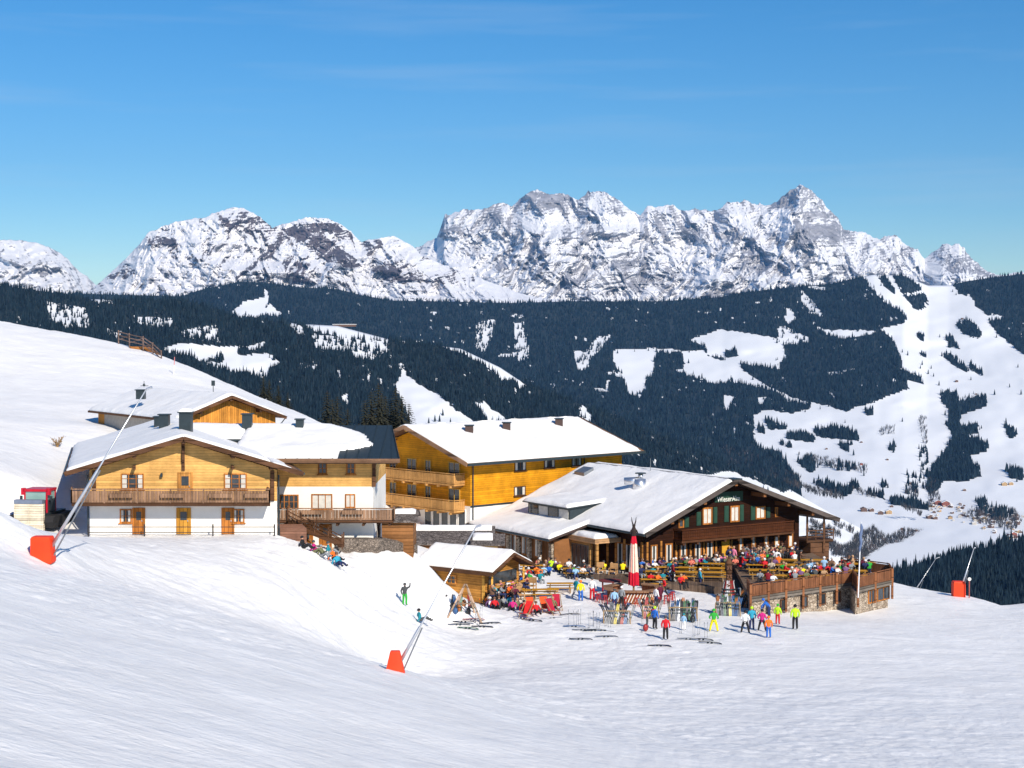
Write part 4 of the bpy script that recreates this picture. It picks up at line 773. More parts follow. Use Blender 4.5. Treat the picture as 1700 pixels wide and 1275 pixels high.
# side wall with stone and windows under the low eave
WS = Wall(fe.p(-3.3, 0, 0), fe.V, -fe.U)
mb = MB(); WS.box(mb, 9.8, 23.5, -5.0, 0, -.4, 3.0); mb.build('wing_wall', wood('brown wing boards', (.2, .09, .035), .25, -32), T)
for k, (x0, x1) in enumerate(((846, 858), (866, 880), (888, 902))):
    u0, zt = WS.hit(x0, 902 + k * 3); u1, zb = WS.hit(x1, 938); 
    if u0 > u1: u0, u1 = u1, u0
    window(T, WS, u0, u1, 1.0, 2.75, ORWOOD, mull=1, curtain=True)
mb = MB()
for k in range(7): WS.box(mb, 9.9 + k * 1.9, 10.4 + k * 1.9, .002, .25, -.4, 2.6)
mb.each('stone_pier', STONE, T)
WL = Wall(fe.p(1.3, 0, 0), fe.V, -fe.U)
for k in range(3): window(T, WL, 2.4 + k * 1.35, 3.4 + k * 1.35, .6, 2.9, ORWOOD, mull=0, curtain=True)
mb = MB()
for k in range(5): WL.box(mb, 2.05 + k * 1.35, 2.3 + k * 1.35, .002, .1, -.3, 3.3)
mb.each('corner_post', wood('orange post', (.45, .2, .05), .5), T)
# entrance porch with glass doors
WP = Wall(fe.p(-1.4, 0, 0), fe.V, -fe.U); zp0 = .3; zpt = 2.95
mb = MB(); WP.box(mb, 5.5, 11.2, -2.7, .25, zpt, zpt + .42); 
ent = mb.build('porch_roof', wood('porch fascia', (.42, .25, .13), .2), T); WLOC[ent.name] = WLOC[T.name]
snow_on(ent, lambda a, b: WP.p(a, -b, zpt + .43), 5.7, 11.0, -.1, 2.6, .4, seed=35)
mb = MB()
for a in (5.6, 6.6, 9.8, 11.0): WP.box(mb, a - .13, a + .13, -.15, .1, zp0 - .4, zpt - .003)
WP.box(mb, 6.73, 9.67, -.15, .06, zpt - .3, zpt - .004); mb.each('porch_post', wood('light porch post', (.5, .27, .09), .5), T)
window(T, WP, 6.75, 9.65, zp0, zpt - .32, mat('steel door frame', (.12, .13, .14), .4, .5), mull=3, name='glass_door')
# gable front: windows, shutters, balcony, sign
WF = Wall(fe.p(0, 2, 0), fe.U, -fe.V)
def shutter(x0, x1, y0, y1):
    u0, zt = WF.hit(x0, y0); u1, zb = WF.hit(x1, y1); m_ = MB(); WF.box(m_, u0, u1, .01, .07, zb, zt); WF.box(m_, u0 + .08, u1 - .08, .07, .09, zb + .1, (zb + zt) / 2 - .05); WF.box(m_, u0 + .08, u1 - .08, .07, .09, (zb + zt) / 2 + .05, zt - .1); m_.build('shutter', GREENSH, T)
for (x0, x1, y0, y1) in ((1136, 1143, 858, 875), (1156, 1163, 850, 872), (1184, 1190, 842, 868), (1202, 1209, 840, 866), (1228, 1234, 838, 865), (1246, 1253, 840, 863), (1272, 1278, 842, 859)): shutter(x0, x1, y0, y1)
for (x0, y0, x1, y1) in ((1126, 862, 1135, 876), (1166, 843, 1182, 870), (1212, 840, 1227, 866), (1254, 841, 1270, 861), (1286, 842, 1291, 858)):
    win_px(T, WF, x0, y0, x1, y1, ORWOOD, pane=CURT if x1 - x0 > 12 else GLASS, mull=1 if x1 - x0 > 12 else 0, fw=.14)
zfl = WF.hit(1200, 889)[1]; ub0 = WF.hit(1118, 885)[0]; ub1 = WF.hit(1304, 870)[0]
mb = MB(); WF.box(mb, ub0, ub1, 0, 1.25, zfl - .2, zfl - .003)
for k in range(9): u = ub0 + .3 + k * (ub1 - ub0 - .6) / 8; WF.box(mb, u - .1, u + .1, 0, 1.2, zfl - .42, zfl - .202)
mb.build('balcony_floor', wood('brown balcony floor', (.09, .04, .02), .3), T)
slat_rail(T, [WF.p(ub0, 0, zfl), WF.p(ub0, 1.22, zfl), WF.p(ub1, 1.22, zfl), WF.p(ub1, 0, zfl)], 1.0, wood('red brown balcony boards', (.075, .025, .01), .3), name='balcony_railing')
zs = lambda px, py: WF.hit(px, py)
u0, z0s = zs(1190, 833); u1, z1s = zs(1227, 822)
mb = MB(); WF.box(mb, u0 - .3, u1 + .4, .002, .08, zs(1190, 833)[1] - .05, zs(1208, 818)[1] + .1); sg = mb.build('sign', GREENSH, T, label='green sign board with white lettering'); WLOC[sg.name] = WLOC[T.name]
cu = bpy.data.curves.new('lettering', 'FONT'); cu.body = 'WieserAlm'; cu.size = 1; cu.extrude = .02; cu.align_x = 'CENTER'
to = bpy.data.objects.new('t', cu); COL.objects.link(to); bpy.context.view_layer.update(); me = bpy.data.meshes.new_from_object(to.evaluated_get(bpy.context.evaluated_depsgraph_get())); bpy.data.objects.remove(to)
ws = [v.co.copy() for v in me.vertices]; wd = max(v.x for v in ws) - min(v.x for v in ws); sc = (u1 - u0) / wd * 1.02; um = (u0 + u1) / 2; zb = zs(1208, 832)[1]
for v in me.vertices: q = WF.p(um + v.co.x * sc, .095 + v.co.z, zb + v.co.y * sc * 1.15); v.co = q - WLOC[T.name]
me.materials.append(mat('white letters', (.85, .85, .8))); lo = bpy.data.objects.new('lettering', me); COL.objects.link(lo); lo.parent = sg
# ground floor front
for (x0, x1) in ((1058, 1070), (1080, 1091), (1104, 1116), (1128, 1140), (1152, 1164), (1172, 1184)):
    u0, _ = WF.hit(x0, 905); u1, _ = WF.hit(x1, 905); 
    if u0 < 1.4: continue
    window(T, WF, u0, u1, 1.1, 3.0, ORWOOD, mull=0, curtain=True, fw=.12)
for (x0, x1) in ((1226, 1233), (1247, 1254), (1268, 1275), (1285, 1293), (1308, 1316)):
    u0, _ = WF.hit(x0, 900); u1, _ = WF.hit(x1, 900); window(T, WF, u0, u1, 1.6, 3.15, ORWOOD, mull=0, pane=CURT, fw=.12)
u0, _ = WF.hit(1199, 905); u1, _ = WF.hit(1209, 905); door(T, WF, u0, u1, .5, 2.9, mat('golden yellow door', (.6, .32, .03)), glass=False)
mb = MB()
for x0 in (1074, 1097, 1122, 1146, 1168, 1188, 1214): u, _ = WF.hit(x0, 905); WF.box(mb, u - .1, u + .1, .002, .1, -.3, 3.3)
mb.each('front_post', wood('orange post', (.45, .2, .05), .5), T)
mb = MB()
for x0, y0, v_ in ((1340, 908, 1.6), (1368, 903, .8)):
    q = fe.p(WF.hit(x0, 880)[0], 0, 0); w0 = Wall(fe.p(0, v_, 0), fe.U, -fe.V); u, _ = w0.hit(x0, 880); mb.bar(w0.p(u, 0, 1.0), w0.p(u, 0, zr(u) - .3), .18)
mb.each('porch_column', DKBEAM, T)
# dormer
nrm = fe.V.cross((re_(1, 0) - re_(0, 0)).normalized()); 
def slope(px, py): q = planehit(px, py, re_(0, 0), nrm); return (q - fe.p(0, 0, 0)).dot(fe.U), (q - fe.p(0, 0, 0)).dot(fe.V)
dl = slope(873, 858); dr = slope(950, 866); du = (dl[0] + dr[0]) / 2; v0, v1 = min(dl[1], dr[1]), max(dl[1], dr[1]); zb = zr(du); zt = zb + 1.45
WD = Wall(fe.p(du, 0, 0), fe.V, -fe.U)
back = du + 4.6; zk = zt + .35
mb = MB(); b0 = [WD.p(v0, 0, zb - .2), WD.p(v0, 0, zt), fe.p(back, v0, zk), fe.p(back, v0, zb - .2)]; mb.slab(b0, fe.V * (v1 - v0)); dm = mb.build('dormer', METAL, T); WLOC[dm.name] = WLOC[T.name]
rdm = lambda a, b: fe.p(du + a, b, zt + .06 + a * (zk - zt) / 4.6 + (0 if a < 4.6 else 0))
mb = MB(); mb.slab([rdm(-.5, v0 - .3), rdm(-.5, v1 + .3), rdm(4.7, v1 + .3), rdm(4.7, v0 - .3)], (0, 0, -.1)); mb.build('dormer_roof', METAL, dm)
snow_on(dm, rdm, -.45, 5.0, v0 - .25, v1 + .25, .3, seed=40, name='dormer_snow')
for k in range(4):
    a_ = v0 + .25 + k * (v1 - v0 - .3) / 4; m3 = MB(); WD.box(m3, a_, a_ + (v1 - v0) / 4 - .25, .01, .05, zb + .35, zt - .25); m3.build('dormer_window', GLASS if k % 2 else CURT, dm)
# skylight + steel vent
u, v = slope(968, 790); q = re_(u, v)
mb = MB(); mb.slab([fe.p(u - .5, v - .9, zr(u - .5) + .62), fe.p(u + .7, v - .9, zr(u + .7) + .62), fe.p(u + .7, v + .9, zr(u + .7) + .62), fe.p(u - .5, v + .9, zr(u - .5) + .62)], (0, 0, -.35)); mb.build('skylight', GREY, T)
u, v = slope(1062, 812); q = re_(u, v)
mb = MB(); mb.tube([q + Vector((0, 0, -.1)), q + Vector((0, 0, 1.0))], [.75, .6], 12); mb.tube([q + Vector((-1.5, .2, .75)), q + Vector((.2, .0, .85))], .38, 10); mb.tube([q + Vector((.1, .2, 1.0)), q + Vector((.1, .2, 1.45))], .25, 10); mb.build('kitchen_vent', STEEL, T, smooth=True)
mb = MB(); mb.tube([q + Vector((.1, .2, 1.5)), q + Vector((.1, .2, 1.58))], .55, 12); mb.build('vent_hood', METAL, T)
mb = MB(); q = re_(*slope(1080, 786)); mb.tube([q, q + Vector((0, 0, 1.5))], .03, 5); mb.build('antenna', GREY, T)

# ================================================================ 7. SNOW BAR HUT
ff = Fr((P(818, 951, 129.5).x, 129.5, 0), 35, -55)
T = thing('snow_bar_hut', ff.p(3, 4, 0), 'small wooden bar hut with thick snow on its low gable roof', 'hut')
ZEf = P(818, 951, 129.5).z; ZRf = ZEf + 1.32; UF = 3.1
rh = lambda a, b: ff.p(a, b, ZRf - abs(a - UF) * (ZRf - ZEf) / UF)
mb = MB(); wv = [ff.p(.7, 1.3, -.3), ff.p(2 * UF - .5, 1.3, -.3), ff.p(2 * UF - .5, 1.3, ZEf + .1), ff.p(UF, 1.3, ZRf - .22), ff.p(.7, 1.3, ZEf + .1)]; mb.slab(wv, ff.V * 6.4); mb.build('wall', wood('golden hut boards', (.42, .2, .045), .2), T)
mb = MB()
for s in (0, 2 * UF): mb.slab([rh(UF, 0), rh(s, 0), rh(s, 8.6), rh(UF, 8.6)], (0, 0, -.16))
roof = mb.build('roof', DKBEAM, T); WLOC[roof.name] = WLOC[T.name]
snow_on(roof, rh, .05, 2 * UF - .05, .05, 8.55, .27, seed=51, res=.2, edge=.3)
mb = MB(); mb.bar(rh(-.04, 0) - Vector((0, 0, .12)), rh(-.04, 8.6) - Vector((0, 0, .12)), .08, .34); mb.bar(rh(0, -.05) - Vector((0, 0, .1)), rh(UF, -.05) - Vector((0, 0, .1)), .07, .25); mb.bar(rh(2 * UF, -.05) - Vector((0, 0, .1)), rh(UF, -.05) - Vector((0, 0, .1)), .07, .25); mb.build('fascia', DKBEAM, roof)
WH = Wall(ff.p(.7, 0, 0), -ff.V, -ff.U)
win_px(T, WH, 742, 953, 758, 971, MATS['orange post'], mull=1, trans=1, fw=.13, out=.1)
mb = MB()
for v in (1.42, 7.6): WH.box(mb, -v - .12, -v + .12, .002, .12, -.3, ZEf)
for u in (.75, 5.4): mb.bar(ff.p(u, .6, -.2), ff.p(u, .6, ZEf - .1), .16)
mb.bar(ff.p(.75, .55, 1.05), ff.p(5.4, .55, 1.05), .35, .08); mb.build('post', wood('hut corner post', (.6, .33, .07), .6), T)
mb = MB(); mb.box(ff, 1.2, 5.3, 1.27, 1.299, 1.15, 2.1); mb.build('serving_hatch', GLASS, T)
# ================================================================ SUN TERRACE
def flat(pts): return [(p[0], p[1]) for p in pts]
def prism(mb, xy, z0, z1): return mb.slab([Vector((x, y, z0)) for x, y in xy], (0, 0, z1 - z0))
ZD = 1.2
A_ = PZ(1246, 991, ZD); B_ = PZ(1416, 967, ZD); C_ = PZ(1424, 976, ZD); D_ = PZ(1481, 963, ZD)
E_ = Vector((33.0, 136.6, ZD)); F_ = Vector((29.6, 140.4, ZD)); G_ = Vector((29, 150.5, ZD)); H_ = Vector((20.5, 147.0, ZD))
T = thing('sun_terrace', (26, 136, -1), 'raised wooden sun terrace on a stone base at the right end of the restaurant', 'terrace')
DECKW = wood('grey deck boards', (.2, .14, .1), .16, 60); RAILR = wood('red brown terrace boards', (.2, .085, .042), .17, 49, .35)
mb = MB(); prism(mb, flat([A_, B_, C_, D_, E_, F_, G_, H_]), ZD - .3, ZD); mb.build('deck', DECKW, T)
cen = Vector((25, 138, 0))
def inset(p, k=.35): d = (cen - Vector((p.x, p.y, 0))).normalized(); return (p.x + d.x * k, p.y + d.y * k)
mb = MB(); prism(mb, [inset(p) for p in (A_, B_, C_, D_, E_, F_, G_, H_)], -3.2, ZD - .303); base = mb.build('stone_base', STONE, T); WLOC[base.name] = WLOC[T.name]
mb = MB()
for a, b in ((A_, B_), (C_, D_), (D_, E_)): mb.bar(a + Vector((0, 0, -.2)), b + Vector((0, 0, -.2)), .12, .36)
mb.build('edge_beam', wood('weathered edge beam', (.16, .14, .12), .5), T)
slat_rail(T, [H_.lerp(A_, .86), A_, B_, C_, D_, E_, F_], 1.0, RAILR, name='railing')
mb = MB()
for a, b, n in ((A_, B_, 6), (C_, D_, 2)):
    for k in range(n + 1): q = a.lerp(b, k / n); mb.bar(q + Vector((0, -.08, -1.6)), q + Vector((0, -.08, 1.08)), .17)
mb.each('support_post', wood('reddish support post', (.24, .1, .045), .8), T)
ab = (B_ - A_); ab.z = 0; ab.normalize(); nn = Vector((ab.y, -ab.x, 0)); WB = Wall(Vector((inset(A_)[0], inset(A_)[1], 0)), ab, nn)
for px in (1300, 1336, 1366, 1391): u, _ = WB.hit(px, 990); window(T, WB, u - .32, u + .32, -.35, .62, DKBEAM, mull=0)
cdv = (D_ - C_); cdv.z = 0; cdv.normalize(); WC = Wall(Vector((inset(C_)[0], inset(C_)[1], 0)), cdv, Vector((cdv.y, -cdv.x, 0)))
for px0, px1 in ((1441, 1452), (1456, 1476)): window(T, WC, WC.hit(px0, 990)[0], WC.hit(px1, 990)[0], -.45, .7, ORWOOD, mull=1)
T2 = thing('low_terrace', (14, 142, 0), 'flat boarded terrace level with the snow in front of the restaurant', 'terrace')
mb = MB(); prism(mb, flat([PZ(1095, 969, .5), PZ(1240, 977, .5), Vector((20.9, 147.5, 0)), fe.p(1, 1.9, 0), Vector((6, 142, 0))]), -.5, .5); mb.build('deck', wood('deck planks', (.14, .1, .075), .16, 97), T2)
T3 = thing('side_balcony', (29, 147, 0), 'roofed side platform with rails under the right eave of the restaurant', 'balcony')
a, b, c = PZ(1322, 915, 3.0), PZ(1370, 908, 3.0), PZ(1340, 905, 3.0)
mb = MB(); s0 = fe.p(20.3, 1.0, 0); s1 = fe.p(23.4, .6, 0); s2 = fe.p(23.4, 4, 0); s3 = fe.p(20.3, 4, 0); prism(mb, flat([s0, s1, s2, s3]), 2.0, 2.25); prism(mb, [(s0.x + .4, s0.y + .2), (s1.x - .4, s1.y + .1), (s2.x - .4, s2.y), (s3.x + .4, s3.y)], -2.5, 1.998); mb.build('platform', DKBEAM, T3)
mb = MB()
for h in (.35, .62, .95): mb.bar(s0 + Vector((0, 0, 2.25 + h)) - Vector((0, 0, s0.z)), s1 + Vector((0, 0, 2.25 + h)) - Vector((0, 0, s1.z)), .07); mb.bar(Vector((s1.x, s1.y, 2.25 + h)), Vector((s2.x, s2.y, 2.25 + h)), .07)
for k in range(4): q = s0.lerp(s1, k / 3); mb.bar(Vector((q.x, q.y, 2.25)), Vector((q.x, q.y, 3.25)), .09)
mb.build('railing', DKBEAM, T3)

# ================================================================ GENERIC COPIES
def objmats(o, ms):
    for i, m in enumerate(ms):
        if i < len(o.material_slots): o.material_slots[i].link = 'OBJECT'; o.material_slots[i].material = m
def dup(root, loc, rz=0, label=None, group=None, sc=1, mats=None, rx=0):
    r = root.copy(); COL.objects.link(r); r.location = loc; r.rotation_euler = (rx, 0, rz); r.scale = (sc, sc, sc)
    WLOC[r.name] = Vector(loc)
    if label: r['label'] = label
    if group: r['group'] = group
    if mats: objmats(r, mats.get('', ()))
    for ch in root.children:
        c = ch.copy(); COL.objects.link(c); c.parent = r
        if mats and ch.name.split('.')[0] in mats: objmats(c, mats[ch.name.split('.')[0]])
        for g in ch.children: d = g.copy(); COL.objects.link(d); d.parent = c
    return r
used = {}
def inst(proto, loc, rz=0, label=None, group=None, sc=1, mats=None, rx=0):
    if proto.name not in used:
        used[proto.name] = 1; proto['_pend'] = 1
    return dup(proto, loc, rz, label, group, sc, mats, rx)
PROTOS = []
def proto_done():
    for p in PROTOS:
        for ch in list(p.children):
            for g in list(ch.children): bpy.data.objects.remove(g)
            bpy.data.objects.remove(ch)
        bpy.data.objects.remove(p)
O0 = Fr((0, 0, 0), 90, 0)
# picnic tables and benches
TW = wood('orange lacquered boards', (.62, .31, .03), .12, 0, .4, .15); TLEG = mat('bench legs', (.3, .2, .1))
def mk_table():
    t = thing('picnic_table', (0, 0, 0), 'x', 'table'); PROTOS.append(t)
    mb = MB(); mb.box(O0, -1.15, 1.15, -.37, -.01, .72, .76); mb.box(O0, -1.15, 1.15, .01, .37, .72, .76); mb.build('table_top', TW, t)
    for s in (-1, 1): mb = MB(); mb.bar((s * .85, -.3, 0), (s * .85, -.06, .715), .06); mb.bar((s * .85, .3, 0), (s * .85, .06, .715), .06); mb.bar((s * .85, -.22, .3), (s * .85, .22, .3), .05); mb.build('leg', TLEG, t)
    return t
def mk_bench():
    t = thing('bench', (0, 0, 0), 'x', 'bench'); PROTOS.append(t)
    mb = MB(); mb.box(O0, -1.15, 1.15, -.15, .15, .42, .46); mb.build('seat', TW, t)
    for s in (-1, 1): mb = MB(); mb.bar((s * .85, -.12, 0), (s * .85, -.12, .415), .06); mb.bar((s * .85, .12, 0), (s * .85, .12, .415), .06); mb.build('leg', TLEG, t)
    return t
P_TABLE, P_BENCH = mk_table(), mk_bench()
FREE = []
def table_set(x, y, z, ang, where):
    """one table with a bench on either side, long side along compass angle ang"""
    a = R(90 - ang); U = Vector((math.sin(R(ang)), math.cos(R(ang)), 0)); V = Vector((-U.y, U.x, 0)); c = Vector((x, y, z))
    inst(P_TABLE, c, a, 'orange table ' + where, 'orange picnic tables'); 
    for s, nm in ((-1, 'front'), (1, 'rear')): inst(P_BENCH, c + V * (.72 * s), a, '%s bench %s' % (nm, where), 'orange benches')
for r_, (d, x0, n, w_) in enumerate(((138.6, 12.8, 3, 'in the first row of the low terrace'), (141.2, 13.0, 3, 'in the second row of the low terrace'), (143.9, 13.4, 3, 'in the third row of the low terrace'), (146.6, 17.2, 1, 'in the last row of the low terrace'))):
    for k in range(n): x = x0 + k * 2.5; table_set(x, d - .12 * (k * 2.5), .5, 97, w_)
for (d, x0, n, w_) in ((131.6, 22.4, 2, 'along the terrace railing'), (134.6, 21.6, 4, 'in the second row of the raised terrace'), (137.8, 21.8, 3, 'in the third row of the raised terrace'), (141, 22.0, 3, 'in the fourth row of the raised terrace')):
    for k in range(n): table_set(x0 + k * 2.6, d - .1 * k, ZD, 95, w_)
q = PZ(1452, 952, ZD); table_set(q.x - .8, q.y + 1.2, ZD, 70, 'at the far right end of the raised terrace')
for px, py, w_ in ((884, 962, 'left of the glass entrance'), (955, 962, 'before the glass entrance'), (905, 991, 'behind the red deck chairs'), (930, 983, 'between the deck chairs and the round bar'), (870, 990, 'beside the snow bar hut'), (842, 985, 'beside the snow bar hut'), (1085, 976, 'just behind the round bar')):
    q = PZ(px, py, .02); table_set(q.x, q.y, gz1(q.x, q.y) + .0, 88 if px > 850 else 60, w_)
# wooden chairs by the entrance
def mk_chair():
    t = thing('wooden_chair', (0, 0, 0), 'x', 'chair'); PROTOS.append(t); m = wood('pale chair wood', (.5, .3, .14), .5)
    mb = MB(); mb.box(O0, -.28, .28, -.27, .27, .42, .47); mb.build('seat', m, t); mb = MB(); mb.box(O0, -.28, .28, .24, .29, .6, 1.0); mb.build('backrest', m, t)
    for sx in (-1, 1):
        for sy in (-1, 1): mb = MB(); mb.bar((sx * .26, sy * .25, 0), (sx * .26, sy * .25, 1.0 if sy > 0 else .66), .06); mb.build('leg', m, t)
        mb = MB(); mb.bar((sx * .26, -.27, .67), (sx * .26, .27, .67), .08, .04); mb.build('armrest', m, t)
    return t
P_CHAIR = mk_chair()
for px, py, rz, lab in ((998, 957, .2, 'pale wooden armchair right of the glass entrance doors'), (1018, 959, -.3, 'pale wooden armchair left of the closed striped parasol'), (862, 998, .5, 'pale wooden armchair beside the snow bar hut'), (882, 984, -.4, 'pale wooden armchair standing behind the red deck chairs')):
    q = hit(px, py); inst(P_CHAIR, q, rz, lab, 'pale wooden armchairs', 1.25)
# deck chairs
def mk_deckchair():
    t = thing('deck_chair', (0, 0, 0), 'x', 'deck chair'); PROTOS.append(t); cl = mat('canvas', (.6, .03, .03))
    mb = MB(); mb.slab([(-.27, -.55, .32), (.27, -.55, .32), (.27, .15, .2), (-.27, .15, .2)], (0, 0, .02)); mb.slab([(-.27, .15, .2), (.27, .15, .2), (.27, .72, 1.0), (-.27, .72, 1.0)], (0, 0, .022)); mb.build('canvas', cl, t)
    for s in (-1, 1): mb = MB(); mb.bar((s * .31, -.65, .0), (s * .31, .75, 1.02), .05); mb.bar((s * .31, .65, 0), (s * .31, -.6, .36), .05); mb.build('frame', TLEG, t)
    return t
P_DECK = mk_deckchair()
RED, ORG, MAR = mat('red canvas', (.62, .02, .02)), mat('orange red canvas', (.8, .09, .02)), mat('crimson canvas', (.4, .01, .04))
for px, py, m, rz, lab in ((884, 1017, ORG, .35, 'orange red deck chair standing upright, left of the pair'), (905, 1016, ORG, .2, 'orange red deck chair standing upright, right of the pair'), (873, 1024, RED, -.4, 'red deck chair lowest in front on the left'), (918, 1020, MAR, .5, 'crimson deck chair at the right end of the row'), (925, 1012, MAR, .1, 'crimson deck chair behind the right end of the row')):
    inst(P_DECK, hit(px, py), rz, lab, 'red and orange deck chairs', 1.1, {'canvas': [m]})

# ================================================================ ROUND PARASOL BAR
bc = hit(1052, 996); bc = Vector((bc.x, bc.y, gz1(bc.x, bc.y)))
T = thing('round_bar', bc, 'eight sided open air bar counter with red and white striped panel', 'bar counter')
mb = MB(); mt = MB(); ms = MB(); ro, ri, rt = 2.35, 2.2, 2.75
for k in range(8):
    a0, a1 = R(45 * k + 22.5), R(45 * k + 67.5)
    if k == 1: continue
    pr = lambda r_, a, z: bc + Vector((math.cos(a) * r_, math.sin(a) * r_ * .95, z))
    mb.slab([pr(ri, a0, -.2), pr(ro, a0, -.2), pr(ro, a1, -.2), pr(ri, a1, -.2)], (0, 0, 1.2)); mt.slab([pr(1.9, a0, 1.003), pr(rt, a0, 1.003), pr(rt, a1, 1.003), pr(1.9, a1, 1.003)], (0, 0, .08))
    if k in (4, 5, 6):
        a, b = pr(ro + .03, a0, .1), pr(ro + .03, a1, .1)
        for i in range(7): ms.bar(a.lerp(b, i / 7), a.lerp(b, min(1, (i + 1.3) / 7)) + Vector((0, 0, .75)), .03, .07)
mb.build('counter_wall', wood('bar wood', (.25, .09, .04), .2, 0), T); mt.build('counter_top', wood('bar top', (.3, .17, .1), .3, 30), T); ms.build('striped_panel', mat('white stripe paint', (.75, .7, .65)), T, label='white slanted stripes on red brown bar panel')
T = thing('closed_parasol', bc + Vector((0, 0, 0)), 'tall closed parasol, white stripes with red top and hem, dark horned figure above', 'parasol')
mb = MB(); mb.tube([bc, bc + Vector((0, 0, 5.2))], .09, 8); mb.build('pole', TLEG, T)
def folds(z0, z1, r0, r1, name, m, alt=None, n=24):
    for part, mm in ((0, m), (1, alt)) if alt else ((None, m),):
        mb = MB(); rings = []
        for j in range(8):
            t = j / 7; z = z0 + (z1 - z0) * t; r_ = r0 + (r1 - r0) * t
            rings.append([bc + Vector((math.cos(6.2832 * i / n) * r_ * (1 if i % 2 else .8), math.sin(6.2832 * i / n) * r_ * (1 if i % 2 else .8), z + .05 * math.sin(i))) for i in range(n)])
        mb.v = [tuple(p) for rg_ in rings for p in rg_]
        for j in range(7):
            for i in range(n):
                if part is not None and (i % 3 == 0) != bool(part): continue
                mb.f.append((j * n + i, j * n + (i + 1) % n, (j + 1) * n + (i + 1) % n, (j + 1) * n + i)); mb.mi.append(0)
        mb.build(name if not part else 'stripe', mm, T)
PR = mat('parasol red cloth', (.55, .008, .03)); PC = mat('parasol cream cloth', (.78, .66, .55))
folds(1.25, 2.35, .47, .43, 'hem', PR); folds(2.35, 4.75, .42, .27, 'canopy', PC, mat('faded red stripe', (.62, .3, .24))); folds(4.75, 5.45, .29, .17, 'crown', PR); 
mb = MB(); b0 = bc + Vector((0, 0, 5.4)); mb.tube([b0, b0 + Vector((0, 0, .45)), b0 + Vector((0, 0, .75)), b0 + Vector((0, 0, .95))], [.2, .24, .12, .15], 8)
for s in (-1, 1): mb.tube([b0 + Vector((s * .07, 0, .95)), b0 + Vector((s * .16, 0, 1.25)), b0 + Vector((s * .2, .02, 1.6))], [.07, .05, .015], 6); mb.tube([b0 + Vector((s * .2, 0, .5)), b0 + Vector((s * .32, -.1, .25))], [.07, .05], 6)
mb.build('horned_figure', mat('dark carved wood', (.03, .02, .018)), T)
def mk_stool():
    t = thing('bar_stool', (0, 0, 0), 'x', 'stool'); PROTOS.append(t); m = mat('red stool paint', (.4, .03, .03))
    mb = MB(); mb.tube([(0, 0, .68), (0, 0, .74)], .19, 10); mb.build('seat', m, t)
    for k in range(4): a = k * 1.57 + .78; mb = MB(); mb.bar((math.cos(a) * .13, math.sin(a) * .13, .68), (math.cos(a) * .24, math.sin(a) * .24, 0), .045); mb.build('leg', m, t)
    mb = MB(); mb.bar((-.2, -.2, .3), (.2, -.2, .3), .03); mb.bar((-.2, .2, .3), (.2, .2, .3), .03); mb.build('stretcher', m, t); return t
P_STOOL = mk_stool()
for k in range(11): a = R(185 + k * 17); q = bc + Vector((math.cos(a) * 3.25, math.sin(a) * 3.1, 0)); q.z = gz1(q.x, q.y); inst(P_STOOL, q, k, 'red wooden bar stool in the ring in front of the round bar', 'bar stools round the bar', 1.0)
# small serving table left of the bar
q = hit(1013, 985); T = thing('standing_table', q, 'dark ring shaped standing counter left of the round bar', 'table')
mb = MB(); mb.tube([q + Vector((0, 0, 1.02)), q + Vector((0, 0, 1.1))], 1.0, 14); mb.build('table_top', mat('dark red table top', (.16, .03, .03)), T)
for k in range(5): a = k * 1.257; mb = MB(); mb.bar(q + Vector((math.cos(a) * .8, math.sin(a) * .8, 0)), q + Vector((math.cos(a) * .8, math.sin(a) * .8, 1.02)), .08); mb.build('leg', MATS['red stool paint'], T)

# ================================================================ TOTEM, A-FRAME, FLAGPOLE
q = hit(1210, 996); T = thing('carved_column', q, 'dark carved wooden column with skis leaning against its foot', 'column')
mb = MB(); mb.tube([q + Vector((0, 0, z)) for z in (-.3, .4, .45, 1.3, 1.4, 2.2, 2.3, 2.9, 3.1, 3.6)], [.3, .27, .32, .25, .3, .22, .28, .24, .3, .1], 10); mb.build('shaft', DKBEAM, T)
mb = MB(); 
for z in (1.1, 1.9, 2.6): mb.bar(q + Vector((-.2, -.28, z)), q + Vector((.2, -.28, z + .25)), .1); mb.bar(q + Vector((.2, -.28, z)), q + Vector((-.2, -.28, z + .25)), .1)
mb.build('carving', mat('lighter carving', (.16, .08, .05)), T)
q = hit(775, 1028); T = thing('wooden_a_frame', q, 'tall pale wooden pole frame standing on the snow amid piled ski gear', 'frame')
ap = q + Vector((-.1, .4, 2.5)); m = wood('weathered pole', (.42, .3, .22), .6)
for e in ((-1.5, -.4), (1.2, -.6), (-.9, 1.1), (.6, 1.3)): f_ = q + Vector((e[0], e[1], 0)); f_.z = gz1(f_.x, f_.y) - .1; mb = MB(); mb.tube([f_, ap + Vector((e[0] * .05, e[1] * .05, .15))], [.08, .06], 6); mb.build('pole', m, T)
mb = MB(); mb.tube([q + Vector((-.75, .1, 1.2)), q + Vector((.6, -.1, 1.2))], .05, 6); mb.build('crossbar', m, T)
q = Vector((C_.x, C_.y - .15, ZD)); T = thing('flagpole', q, 'white flagpole with furled blue grey flag at the terrace corner', 'flagpole')
tp = P(1430, 866, q.y); mb = MB(); mb.tube([q - Vector((0, 0, .8)), q.lerp(tp, .5), tp], [.06, .05, .03], 8); mb.build('pole', mat('white pole paint', (.75, .77, .8), .4), T)
mb = MB(); mb.tube([q.lerp(tp, t) + Vector((.05 * math.sin(t * 30), -.05, 0)) for t in np.linspace(.55, .97, 9)], [.04, .11, .1, .13, .12, .14, .12, .13, .05], 7); mb.build('flag', mat('blue grey flag cloth', (.12, .17, .3)), T)

